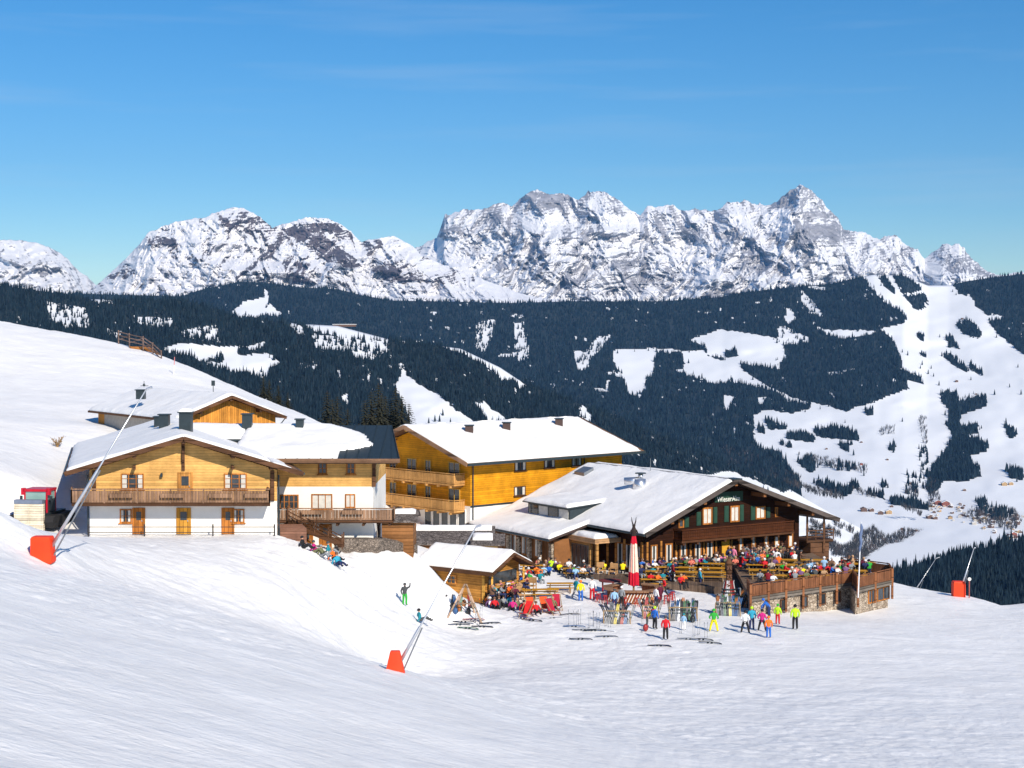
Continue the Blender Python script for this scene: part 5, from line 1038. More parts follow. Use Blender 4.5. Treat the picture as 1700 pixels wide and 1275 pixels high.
# ================================================================ SNOW LANCES
ORC = mat('orange red padding', (.85, .05, .008), .6, 0, .1, 1.5); ALU = mat('aluminium pipe', (.6, .62, .66), .35, .7, .08)
def lance(base, tip, thick, k_thick, cover, label, head=True, bend=.3):
    T = thing('snow_lance', base, label, 'snow lance', None); a, b = Vector(base), Vector(tip); d = (b - a)
    mb = MB(); mb.tube([a + d * .04, a.lerp(b, k_thick), a.lerp(b, k_thick + .01), b], [thick, thick * .8, thick * .5, thick * .4], 8); mb.build('mast', ALU, T, smooth=True)
    mb = MB(); off = Vector((.16, .02, -.05)); mb.tube([a + d * .02 + off * 2, a.lerp(b, k_thick * 1.02) + off * .7], thick * .45, 6); mb.build('lift_arm', GREY, T)
    mb = MB(); t2 = b + Vector((d.x, 0, 0)).normalized() * bend + Vector((0, 0, bend * .35)); mb.tube([b, t2], [thick * .6, thick * .7], 8); mb.build('nozzle_head', ALU, T)
    if head: mb = MB(); mb.ball(b + Vector((-.12, 0, .22)), .07); mb.bar(b + Vector((-.3, 0, .17)), b + Vector((.1, 0, .17)), .03); mb.tube([b + Vector((-.12, 0, .1)), b + Vector((-.12, 0, .42))], .015, 5); mb.build('weather_sensor', METAL, T)
    if cover:
        w0, w1, h, sh, taper = cover; mb = MB(); n = 10; rings = []
        for j, t in enumerate((0, .06, .5, .94, 1)):
            w_ = (w0 + (w1 - w0) * t) / 2 * (1 if j not in (0, 4) else .9); cx = a.x + sh * t; z = a.z - .15 + (h + .15) * t
            rings.append([(cx + w_ * max(-1, min(1, 1.35 * math.cos(6.2832 * (i + .5) / 12))), a.y + w_ * .8 * max(-1, min(1, 1.35 * math.sin(6.2832 * (i + .5) / 12))), z) for i in range(12)])
        mb.v = [p for r_ in rings for p in r_]
        for j in range(4):
            for i in range(12): mb.f.append((j * 12 + i, j * 12 + (i + 1) % 12, (j + 1) * 12 + (i + 1) % 12, (j + 1) * 12 + i)); mb.mi.append(0)
        mb.f.append(tuple(48 + i for i in range(12))); mb.mi.append(0); mb.build('padding', ORC, T)
    return T
def gp(px, py, **k): q = hit(px, py, **k); return q
b = gp(72, 930, hi=100); tp = P(243, 646, b.y); lance(b, tp, .095, .52, (1.15, 1.05, 1.25, -.05, 0), 'long snow lance on orange padding rising in front of the chalet at left')
b = gp(656, 1114, hi=112); tp = P(790, 875, b.y); lance(b, tp, .085, .30, (.95, .45, .95, .0, 0), 'snow lance on small orange padding low in the middle foreground', head=False, bend=.25)
b = P(1591, 988, 144); b.z = gz1(b.x, b.y); tp = P(1617, 910, 144); lance(b, tp, .09, .55, (1.15, 1.1, 1.45, 0, 0), 'snow lance on upright orange padding at the right piste edge', head=False, bend=.15)
b = P(1521, 973, 148); b.z = gz1(b.x, b.y); tp = P(1554, 927, 148); lance(b, tp, .05, .3, None, 'thin grey snow lance without padding left of the orange one', head=False, bend=.35)
q = P(1609, 990, 143); q.z = gz1(q.x, q.y); T = thing('marker_post', q, 'reddish marker post with a round white disc right of the orange padding', 'post')
mb = MB(); mb.tube([q - Vector((0, 0, .2)), q + Vector((0, 0, 1.7))], .05, 6); mb.build('post', mat('faded red post', (.4, .1, .08)), T); mb = MB(); mb.tube([q + Vector((0, -.06, 1.8)), q + Vector((0, .0, 1.8))], .16, 12); mb.build('disc', WHITEP, T)
for px, py, h, lab in ((288, 622, 2.3, 'thin red and white piste pole on the slope above the barn'), (440, 706, 1.6, 'faint piste pole on the slope right of the barn gable')):
    q = hit(px, py, 100, 235); T = thing('piste_pole', q, lab, 'pole'); mb = MB(); mb.tube([q, q + Vector((.1, 0, h * .55))], .05, 6); mb.build('lower_pole', WHITEP, T); mb = MB(); mb.tube([q + Vector((.1, 0, h * .55)), q + Vector((.16, 0, h))], .05, 6); mb.build('upper_pole', mat('pinkish red', (.6, .2, .2)), T)

# ================================================================ SNOW GROOMER
q = P(50, 866, 117); q.z = gz1(q.x, q.y); g = Fr(q, 96, 6); U0 = g.U.copy(); g.U = U0 * .9
T = thing('snow_groomer', q, 'red cabbed snow groomer carrying a tall cream box, parked left of the chalet', 'snow groomer'); z = q.z + .1
mb = MB(); mb.box(g, -1.2, 1.2, .2, 4.2, z + .5, z + 1.092); mb.box(g, -1.0, 1.0, 1.05, 2.75, z + 1.092, z + 2.058); mb.build('chassis', METAL, T)
mb = MB(); mb.box(g, -1.2, 1.2, -.25, .15, z - .3, z + 1.890); 
for u in (-1.2, 0, 1.2): mb.box(g, u - .05, u + .05, -.3, -.252, z - .3, z + 1.890)
for k in range(7): mb.box(g, -1.14, 1.14, -.275, -.252, z - .1 + k * .36, z - .06 + k * .36)
mb.build('cargo_box', wood('cream boards', (.66, .6, .48), .18), T); mb = MB(); mb.box(g, -1.25, 1.2, -.3, .2, z + 1.893, z + 2.184); mb.build('blade', mat('blue grey steel', (.2, .24, .32), .5, .4), T)
mb = MB()
for u in (-.95, .95):
    for v in (1.1, 2.7): mb.box(g, u - .06, u + .06, v - .06, v + .06, z + 1.092, z + 2.688)
mb.box(g, -1.05, 1.05, 1.0, 2.8, z + 2.688, z + 2.873); mb.box(g, -1.25, -.95, 1.0, 1.3, z + 2.436, z + 2.940); mb.box(g, .95, 1.25, 1.0, 1.3, z + 2.436, z + 2.940)
mb.build('cab', mat('groomer red paint', (.5, .01, .03), .35), T); mb = MB(); mb.box(g, -.9, .9, 1.1, 1.13, z + 2.062, z + 2.680); mb.box(g, -.95, -.93, 1.2, 2.6, z + 2.062, z + 2.680); mb.box(g, .93, .95, 1.2, 2.6, z + 2.062, z + 2.680); mb.build('windscreen', mat('greenish glass', (.25, .4, .38), .1, 0, .1, 1, .6), T)
for s in (-1, 1): mb = MB(); ys = [-.1, .3, 3.8, 4.4, 4.2, .2]; zs_ = [.5, .02, .02, .5, .95, .95]; mb.slab([g.p(s * 1.25, y, z + h) for y, h in zip(ys, zs_)], g.U * (s * .75)); mb.build('track', mat('black rubber track', (.02, .02, .022), .8), T)
for s in (-1, 1): mb = MB(); mb.box(g, s * 1.3 - .1, s * 1.3 + .1, 1.1, 1.2, z + 2.016, z + 2.352); mb.build('mirror', METAL, T)

# ================================================================ HILLSIDE: fence, bush, platform
T = thing('slope_fence', P(230, 580, 222), 'weathered wooden rail fence and brown boarding on the crest of the slope', 'fence')
pts = [(197, 551), (215, 556), (238, 561), (254, 572), (268, 585)]; W_ = [P(x, y + 17, 224 - i * 2) for i, (x, y) in enumerate(pts)]; m = wood('grey fence wood', (.2, .14, .12), .4)
mb = MB()
for a, b in zip(W_, W_[1:]):
    for h in (.5, 1.0, 1.5): mb.bar(a + Vector((0, 0, h)), b + Vector((0, 0, h)), .1, .12)
    mb.bar(a + Vector((0, 0, .3)), b + Vector((0, 0, 1.4)), .09)
mb.build('rail', m, T)
for a in W_: mb = MB(); mb.bar(a - Vector((0, 0, 1.5)), a + Vector((0, 0, 1.7)), .15); mb.build('post', m, T)
mb = MB(); mb.slab([P(214, 575, 221), P(232, 590, 221), P(262, 593, 219), P(240, 576, 221)], (0, 3, 0)); mb.build('boarding', wood('rusty brown boards', (.3, .13, .04), .4), T)
def bush(px, py, n, h, label, col, w_=1):
    q = hit(px, py, 100, 200); T = thing('bush', q, label, 'bush'); mb = MB(); rs = random.Random(px)
    for k in range(n):
        a = rs.random() * 6.28; l = h * rs.uniform(.5, 1); p1 = q + Vector((math.cos(a) * l * .6 * w_, math.sin(a) * l * .6, l)); mb.tube([q - Vector((0, 0, .1)), q.lerp(p1, .5) + Vector((0, 0, .1)), p1], [.04, .03, .01], 4)
        for j in range(5): c = q.lerp(p1, rs.uniform(.4, 1)); v = Vector((rs.uniform(-1, 1), rs.uniform(-1, 1), rs.uniform(-.5, 1))) * .22; w2 = Vector((rs.uniform(-1, 1), 0, rs.uniform(-1, 1))) * .1; mb.slab([c, c + v, c + v * .6 + w2], (0, .03, 0))
    mb.build('twigs', col, T); return T
bush(95, 743, 16, 1.1, 'dry yellow brown bush poking out of the snow left of the chalet roof', mat('dry leaves', (.3, .19, .09)))
# ================================================================ CONIFERS NEAR THE LODGES
NB = mat('spruce bark', (.07, .045, .035)); NG = mat('near spruce needles', (.026, .027, .017), .9, 0, .6, 1.5)
def mk_spruce(seed, h=12.0, brown=0):
    rs = random.Random(seed); t = thing('spruce_tree', (0, 0, 0), 'x', 'tree'); PROTOS.append(t)
    mb = MB(); mb.tube([(0, 0, -3), (0, 0, h * .5), (0, 0, h * .98)], [.22, .14, .03], 6); mb.build('trunk', NB, t); mb = MB(); z = h * .08
    while z < h * .98:
        k = 1 - z / h; L = (k ** .85) * h * .35 + .2; n = 9 if k > .3 else 6; a0 = rs.random() * 6.28
        for i in range(n):
            a = a0 + 6.283 * i / n + rs.uniform(-.3, .3); l = L * rs.uniform(.55, 1.15); dx, dy = math.cos(a), math.sin(a); droop = -.22 - .25 * k
            for s in range(3):
                t0, t1 = s / 3.0, (s + 1.25) / 3.0; w_ = (.2 + .32 * k) * (1.15 - t0) * l * .42 + .07; sx, sy = -dy * w_, dx * w_
                c0 = Vector((dx * l * t0, dy * l * t0, z + droop * l * t0)); c1 = Vector((dx * l * t1, dy * l * t1, z + droop * l * t1 * 1.1 - .08))
                b = len(mb.v); mb.v += [tuple(c0), (c0.x + (c1.x - c0.x) * .6 + sx, c0.y + (c1.y - c0.y) * .6 + sy, c0.z - .16 * l * .4 - .12), tuple(c1), (c0.x + (c1.x - c0.x) * .6 - sx, c0.y + (c1.y - c0.y) * .6 - sy, c0.z - .16 * l * .4 - .12)]
                mb.f += [(b, b + 1, b + 2), (b, b + 2, b + 3)]; mb.mi += [0, 0]
        z += .30 + .22 * k * rs.uniform(.8, 1.2)
    mb.build('crown', NG, t); return t
SP = [mk_spruce(k) for k in (1, 2, 3)]
_tl = 'dark spruce whose top shows behind the roof of the lodge wing'; _tr = 'dark spruce in the clump between the lodge wing and the hotel'; _tf = 'small brownish conifer on the crest of the snow slope above the barn'
for i, (px, ty, d, h, lab, gr) in enumerate([(437, 624, 226, 5.5, _tf, 'conifers on the slope crest'), (447, 628, 228, 5.5, _tf, 'conifers on the slope crest'), (462, 638, 224, 5, _tf, 'conifers on the slope crest'), (478, 650, 220, 4, _tf, 'conifers on the slope crest'), (543, 646, 240, 12, _tl, 'spruces behind the wing roof'), (552, 660, 236, 10, _tl, 'spruces behind the wing roof'), (560, 656, 244, 11, _tl, 'spruces behind the wing roof'), (577, 676, 240, 9, _tl, 'spruces behind the wing roof'),
   (606, 662, 236, 11, _tr, 'spruces beside the hotel'), (616, 648, 240, 13, _tr, 'spruces beside the hotel'), (628, 633, 244, 14, _tr, 'spruces beside the hotel'), (640, 655, 238, 12, _tr, 'spruces beside the hotel'), (657, 641, 242, 13, _tr, 'spruces beside the hotel'), (667, 653, 238, 12, _tr, 'spruces beside the hotel'), (679, 668, 240, 10, _tr, 'spruces beside the hotel'), (649, 662, 244, 12, _tr, 'spruces beside the hotel'), (633, 650, 232, 12, _tr, 'spruces beside the hotel')]):
    q = P(px, ty, d); q.z -= h; inst(SP[i % 3], q, i * 1.3, lab, gr, h / 12)
# lone far trees on the ski slopes
def mk_far():
    t = thing('far_spruce', (0, 0, 0), 'x', 'tree'); PROTOS.append(t); mb = MB()
    for z0, r_, z1 in ((1, 3.6, 10), (5, 3.0, 14), (10, 2.0, 19)):
        b = len(mb.v); mb.v += [(math.cos(i * 1.047) * r_ * (.8 + .3 * (i % 2)), math.sin(i * 1.047) * r_ * (.8 + .3 * (i % 2)), z0) for i in range(6)] + [(0, 0, z1)]; mb.f += [(b + i, b + (i + 1) % 6, b + 6) for i in range(6)]; mb.mi += [0] * 6
    mb.build('crown', mat('far lone spruce needles', (.016, .028, .032)), t); mb = MB(); mb.tube([(0, 0, -2), (0, 0, 4)], .5, 5); mb.build('trunk', NB, t); return t
FS = mk_far()
def surf(px, py, dfn): x, y, z = Pn(np.array([float(px)]), np.array([float(py)]), dfn(np.array([float(px)]), np.array([float(py)]))); return Vector((float(x[0]), float(y[0]), float(z[0])))
for px, py in [(1498, 585), (1507, 590), (1528, 612), (1531, 606), (1546, 612), (1541, 621), (1550, 625), (1559, 640), (1513, 626), (1518, 634), (1676, 643), (1612, 631), (1444, 689), (1480, 748), (1483, 744), (1498, 700), (1417, 756), (1466, 810), (1474, 810), (1434, 790), (1575, 660), (1695, 655), (1687, 720), (1670, 700), (1688, 800), (1627, 560), (1660, 540), (1560, 560), (1690, 610)]:
    inst(FS, surf(px, py, dB), px * .7, 'tiny dark lone spruce on the white ski slopes across the valley', 'lone spruces on the far slopes', 1.1 if px % 2 else .85)
for px, py in [(735, 690), (722, 700), (712, 705), (748, 706), (730, 700), (1093, 793), (1139, 787), (1150, 790)]: inst(FS, surf(px, py, dA), px * .7, 'small dark spruce on the snow meadow just above the hotel or restaurant roof', 'lone spruces above the roofs', .75)

# ================================================================ VALLEY HOUSES
HS = {'brown': (mat('house brown wood', (.16, .09, .06)), MIXSNOW), 'white': (mat('house pale render', (.6, .56, .5)), None), 'red': (mat('house reddish wood', (.3, .1, .07)), None), 'ochre': (mat('house ochre render', (.5, .33, .16)), None)}
ROOFB = mat('house bare roof', (.13, .09, .08))
def mk_house():
    t = thing('valley_house', (0, 0, 0), 'x', 'house'); PROTOS.append(t); mb = MB(); mb.slab([(-6, -5, -3), (6, -5, -3), (6, -5, 6), (0, -5, 8.6), (-6, -5, 6)], (0, 10, 0)); mb.build('wall', WHITEP, t)
    mb = MB()
    for s in (-1, 1): mb.slab([(0, -6.2, 9), (s * 7.4, -6.2, 5.7), (s * 7.4, 6.2, 5.7), (0, 6.2, 9)], (0, 0, .7))
    mb.build('roof', SNOW, t); mb = MB()
    for x in (-3.5, 0, 3.5): mb.box(O0, x - .7, x + .7, -5.06, -5.01, 3.4, 4.8); mb.box(O0, x - .7, x + .7, -5.06, -5.01, .6, 2)
    mb.each('window', GLASS, t); return t
PH = mk_house(); rs = random.Random(3)
cl = [(1556, 838, 'red', 1.5, .1), (1570, 840, 'red', 1.6, -.1), (1434, 849, 'brown', 1.2, 0), (1446, 849, 'brown', 1, .3), (1462, 854, 'brown', 1.1, -.2), (1475, 853, 'ochre', 1.2, .1), (1480, 842, 'brown', .7, 0), (1543, 861, 'brown', 1.2, .2), (1552, 862, 'brown', .9, .2), (1667, 806, 'ochre', 1.2, 0), (1678, 805, 'ochre', 1, 0), (1430, 735, 'brown', .6, 0), (1473, 764, 'brown', .6, 0), (1512, 804, 'brown', .8, 0), (1632, 864, 'ochre', 1.2, .1), (1680, 892, 'red', 1.5, .2), (1405, 918, 'brown', 1.0, 0), (1520, 882, 'brown', .6, 0), (1498, 880, 'brown', .6, 0), (1601, 815, 'brown', .7, 0), (1620, 655, 'brown', .6, 0), (1588, 634, 'brown', .9, 0), (1597, 530, 'brown', .8, 0), (1430, 772, 'red', .7, 0), (1372, 746, 'brown', .6, 0), (1395, 712, 'brown', .5, 0)]
for k in range(105):
    c = rs.random(); px = rs.uniform(1540, 1700); py = 832 + (px - 1540) * .16 + rs.uniform(-6, 44) * (.45 + .55 * (px - 1540) / 160.)
    cl.append((px, min(py, 897), rs.choice(['brown', 'brown', 'brown', 'white', 'white', 'ochre']), rs.uniform(.4, .85), rs.uniform(-.8, .8)))
for px, py, c, s_, rz in cl:
    inst(PH, surf(px, py, dB), rz, 'tiny snow roofed %s house in the far valley' % {'brown': 'brown wooden', 'white': 'pale', 'red': 'reddish', 'ochre': 'ochre'}[c], 'valley houses with %s walls' % c, s_, {'wall': [HS[c][0]], 'roof': [SNOW if rs.random() < .7 else ROOFB]})
q = surf(572, 540, dA); 
T = thing('mountain_hut', q, 'faint long mountain hut on the far snowy ridge shoulder', 'hut'); mb = MB(); fz = Fr(q, 95, 5); mb.box(fz, -26, 26, -4, 4, q.z - 3, q.z + 1.6); mb.build('wall', HS['brown'][0], T); mb = MB(); mb.box(fz, -27, 27, -5, 5, q.z + 1.602, q.z + 2.6); mb.build('roof', SNOW, T)

# ================================================================ SKIS, BOARDS, RACKS
def smat(n, c): return mat('ski ' + n, c, .4)
SKC = {'black': (.02, .02, .024), 'white': (.7, .72, .75), 'red': (.3, .03, .03), 'green': (.04, .13, .07), 'yellow': (.5, .42, .08), 'blue': (.04, .11, .26), 'orange': (.4, .15, .05), 'grey': (.16, .17, .19)}
def mk_skis():
    t = thing('ski_pair', (0, 0, 0), 'x', 'skis'); PROTOS.append(t)
    for s in (-1, 1):
        x = s * .06; mb = MB(); ys = [(0, 0, .04), (.15, -.01, .05), (.85, .03, .04), (1.5, 0, .055), (1.66, -.05, .045), (1.72, -.1, .015)]
        b = len(mb.v)
        for zz, yy, w_ in ys: mb.v += [(x - w_, yy, zz), (x + w_, yy, zz), (x + w_, yy + .02, zz), (x - w_, yy + .02, zz)]
        for j in range(len(ys) - 1):
            for i in range(4): mb.f.append((j * 4 + i, j * 4 + (i + 1) % 4, (j + 1) * 4 + (i + 1) % 4, (j + 1) * 4 + i)); mb.mi.append(0)
        mb.f += [(0, 1, 2, 3), (20, 21, 22, 23)]; mb.mi += [0, 0]; mb.build('ski', smat('black', SKC['black']), t)
        mb = MB(); mb.box(O0, x - .03, x + .03, -.07, .0, .62, .74); mb.box(O0, x - .03, x + .03, -.08, .0, .9, 1.02); mb.each('binding', METAL, t)
    return t
PSK = mk_skis()
def mk_poles():
    t = thing('ski_poles', (0, 0, 0), 'x', 'ski poles'); PROTOS.append(t)
    for s in (-1, 1): mb = MB(); mb.tube([(s * .09, 0, -.05), (s * .13, 0, 1.15)], .012, 5); mb.tube([(s * .125, 0, 1.05), (s * .135, 0, 1.2)], .022, 5); mb.tube([(s * .095, 0, .09), (s * .095, 0, .11)], .05, 6); mb.build('pole', GREY, t)
    return t
PPO = mk_poles()
rs = random.Random(11)
def rack(pxc, py, wpx, n, where, lean=.12, ang=0):
    c = hit(pxc, py); L_ = wpx / 2600 * c.y; T = thing('ski_rack', c, 'low wooden ski rack ' + where, 'ski rack')
    for s in (-1, 1): mb = MB(); e = c + Vector((s * L_ / 2, 0, 0)); mb.bar(e + Vector((0, -.45, -.1)), e + Vector((0, 0, 1.0)), .07); mb.bar(e + Vector((0, .45, -.1)), e + Vector((0, 0, 1.0)), .07); mb.build('leg', TLEG, T)
    mb = MB(); mb.bar(c + Vector((-L_ / 2, 0, .98)), c + Vector((L_ / 2, 0, .98)), .08); mb.build('crossbar', TLEG, T)
    cols = ['black', 'white', 'black', 'red', 'grey', 'green', 'black', 'grey', 'black', 'white', 'grey', 'orange', 'black', 'blue', 'yellow']
    n = int(n * 1.35)
    for i in range(n):
        side = -1 if i % 2 else 1; x = c.x - L_ / 2 + L_ * (i + .5) / n; y = c.y - side * .42; cc = rs.choice(cols); o = inst(PSK, (x, y, gz1(x, y) - .03), 0, '%s skis leaning on the rack %s' % (cc, where), 'skis leaning on the racks', rs.uniform(.92, 1.08), {'ski': [smat(cc, SKC[cc])]})
        o.rotation_euler = (-side * .36, lean + rs.uniform(-.12, .12), rs.uniform(-.15, .15) + (math.pi if side < 0 and rs.random() < .3 else 0))
rack(1024, 1036, 44, 12, 'in front of the round bar', .32); rack(1080, 1026, 26, 8, 'right of the round bar', .3); rack(1134, 1030, 46, 15, 'in the middle of the forecourt', .05); rack(1208, 1022, 40, 14, 'right of the green jacketed skier', .02); rack(1240, 1008, 44, 13, 'by the terrace corner', .25); rack(1272, 1008, 34, 9, 'under the terrace railing', .2)
cq = hit(1210, 996)
for k in range(9): a = R(180 + 20 * k); cc = rs.choice(['white', 'red', 'black', 'blue', 'white']); o = inst(PSK, cq + Vector((math.cos(a) * .75, math.sin(a) * .6, -.03)), a + 1.57, '%s skis leaning on the carved column' % cc, 'skis round the carved column', 1, {'ski': [smat(cc, SKC[cc])]}); o.rotation_euler = (-.22, 0, a + 1.57)
aq = hit(775, 1024)
for k, (dx, dy, rz, cc) in enumerate(((-1.2, .3, .4, 'black'), (-.9, -.2, -.3, 'blue'), (-.5, .2, .2, 'green'), (-1.7, .5, .9, 'black'), (.2, .3, -.4, 'red'))): o = inst(PSK, aq + Vector((dx, dy, 0)), 0, '%s skis leaning on the pale pole frame' % cc, 'skis at the pole frame', .95, {'ski': [smat(cc, SKC[cc])]}); o.rotation_euler = (-.3, rz * .5, rz)
for px, py, cc, rz in ((752, 1036, 'black', 1.45), (768, 1032, 'red', 1.6), (744, 1040, 'grey', 1.7), (783, 1041, 'black', 1.4), (796, 1038, 'black', 1.8), (760, 1044, 'green', 1.2), (935, 1041, 'blue', 1.55), (950, 1047, 'grey', 1.6), (968, 1049, 'black', 1.8), (984, 1046, 'white', 1.3), (852, 1026, 'blue', 1.1), (866, 1030, 'black', 1.2), (930, 1022, 'black', 1.9), (1124, 1062, 'grey', 1.4), (1146, 1062, 'black', 1.25), (1160, 1068, 'black', 1.2), (1075, 1073, 'black', 1.5), (945, 1063, 'black', 1.5), (900, 1028, 'white', 1.8), (988, 1058, 'grey', 1.6), (1175, 1016, 'blue', 1.3)):
    q = hit(px, py); o = inst(PSK, q + Vector((0, 0, .08)), 0, '%s skis lying flat on the snow %s' % (cc, 'near the pole frame' if px < 810 else 'near the deck chairs' if px < 932 else 'in front of the round bar' if px < 1100 else 'near the middle ski rack'), 'skis lying on the snow', 1, {'ski': [smat(cc, SKC[cc])]}); o.rotation_euler = (math.pi / 2, 0, rz)
for px, py in ((944, 1038), (955, 1040), (962, 1037), (978, 1044), (985, 1040), (993, 1043), (790, 1036), (799, 1034), (794, 1040), (1130, 1052), (1152, 1058), (1160, 1055), (1066, 1050), (1006, 1040), (1012, 1043), (1172, 1060)):
    inst(PPO, hit(px, py), px, 'thin ski poles stuck upright in the snow %s' % ('by the pole frame' if px < 810 else 'before the round bar' if px < 1100 else 'near the middle ski rack'), 'ski poles stuck in the snow', 1)
def mk_pack():
    t = thing('backpack', (0, 0, 0), 'x', 'backpack'); PROTOS.append(t); mb = MB(); mb.ball((0, 0, .22), .24, 10, 7, (.8, .6, 1)); mb.build('bag', ORC, t, smooth=True); mb = MB(); mb.ball((0, -.12, .18), .13, 8, 5, (1, .6, .9)); mb.build('pocket', METAL, t)
    mb = MB(); mb.tube([(0, .1, .4), (0, .16, .5), (0, .05, .46)], .02, 5); mb.build('loop', METAL, t); return t
PBK = mk_pack()
for px, py, c, cn in ((762, 1018, 'orange', 'orange'), (770, 1008, 'orange', 'red orange'), (752, 1012, 'black', 'black'), (785, 1012, 'green', 'green'), (756, 1022, 'blue', 'blue'), (778, 1022, 'black', 'black'), (1072, 1048, 'red', 'dark red'), (1150, 1034, 'black', 'black'), (800, 1003, 'black', 'black'), (866, 1012, 'black', 'black'), (918, 1004, 'green', 'green')):
    inst(PBK, hit(px, py), px, '%s backpack lying %s' % (cn, 'under the pale pole frame' if px < 795 else 'beside the deck chairs' if px < 1000 else 'on the snow near the ski racks'), 'backpacks on the snow', 1.2, {'bag': [smat(c, SKC[c])]})

# ================================================================ PEOPLE
def skel(pose):
    v = {'pel': (0, 0, .95, .15), 'wai': (0, 0, 1.1, .145), 'che': (0, 0, 1.32, .17), 'nb': (0, 0, 1.46, .1), 'nk': (0, -.01, 1.53, .06), 'hd': (0, -.02, 1.62, .1), 'ht': (0, -.01, 1.72, .075)}
    for s, n in ((-1, 'l'), (1, 'r')):
        v.update({'sh' + n: (s * .2, 0, 1.40, .085), 'el' + n: (s * .29, .03, 1.14, .07), 'wr' + n: (s * .27, -.09, .92, .05), 'ha' + n: (s * .265, -.13, .84, .05), 'hi' + n: (s * .1, 0, .86, .115), 'kn' + n: (s * .12, -.03, .5, .09), 'an' + n: (s * .13, .02, .13, .075), 'to' + n: (s * .14, -.15, .07, .06)})
    def st(k, *p): v[k] = (p[0], p[1], p[2], v[k][3])
    def torso(dz, lean):
        for k in list(v):
            if k[:2] in ('pe', 'wa', 'ch', 'nb', 'nk', 'hd', 'ht', 'sh', 'el', 'wr', 'ha'): x, y, z, r_ = v[k]; h = z - .95; v[k] = (x, y - math.sin(lean) * h, .95 + math.cos(lean) * h + dz, r_)
    if pose == 'sit':
        torso(-.42, .18)
        for s, n in ((-1, 'l'), (1, 'r')): st('hi' + n, s * .11, -.05, .5); st('kn' + n, s * .15, -.46, .53); st('an' + n, s * .15, -.48, .13); st('to' + n, s * .16, -.64, .07); st('el' + n, s * .27, -.2, .82); st('wr' + n, s * .17, -.42, .82); st('ha' + n, s * .13, -.5, .82)
    elif pose == 'snow':
        torso(-.78, -.12)
        for s, n in ((-1, 'l'), (1, 'r')): st('hi' + n, s * .11, -.05, .15); st('kn' + n, s * .17, -.45, .42 if n == 'l' else .3); st('an' + n, s * .2, -.8, .09); st('to' + n, s * .22, -.92, .2); st('el' + n, s * .32, .1, .42); st('wr' + n, s * .3, .22 if n == 'l' else -.12, .16 if n == 'l' else .32); st('ha' + n, s * .3, .26 if n == 'l' else -.2, .08 if n == 'l' else .3)
    elif pose == 'walk':
        torso(-.02, .1); st('knl', -.12, -.25, .52); st('anl', -.13, -.3, .12); st('tol', -.14, -.46, .08); st('knr', .12, .08, .5); st('anr', .13, .33, .2); st('tor', .14, .24, .07); st('wrl', -.25, .15, .95); st('hal', -.24, .18, .87); st('wrr', .25, -.3, 1.0); st('har', .22, -.36, .98)
    elif pose == 'wide':
        torso(-.05, .12)
        for s, n in ((-1, 'l'), (1, 'r')): st('kn' + n, s * .22, -.08, .48); st('an' + n, s * .28, 0, .13); st('to' + n, s * .32, -.16, .07); st('el' + n, s * .33, .02, 1.1); st('wr' + n, s * .3, -.2, .98); st('ha' + n, s * .28, -.27, .96)
    elif pose == 'wave': st('ell', -.4, -.02, 1.5); st('wrl', -.42, -.06, 1.75); st('hal', -.4, -.08, 1.84)
    elif pose == 'bend':
        torso(-.04, .75)
        for s, n in ((-1, 'l'), (1, 'r')): st('el' + n, s * .25, -.52, 1.0); st('wr' + n, s * .2, -.6, .75); st('ha' + n, s * .18, -.62, .67)
    return v
EDG = [('pel', 'wai', 0), ('wai', 'che', 0), ('che', 'nb', 0), ('nb', 'nk', 0), ('nk', 'hd', 2), ('hd', 'ht', 2)]
for n in 'lr': EDG += [('che', 'sh' + n, 0), ('sh' + n, 'el' + n, 0), ('el' + n, 'wr' + n, 0), ('wr' + n, 'ha' + n, 3), ('pel', 'hi' + n, 1), ('hi' + n, 'kn' + n, 1), ('kn' + n, 'an' + n, 1), ('an' + n, 'to' + n, 3)]
SKIN = mat('bare skin', (.55, .3, .2), .6)  # plain skin tone for heads and noses
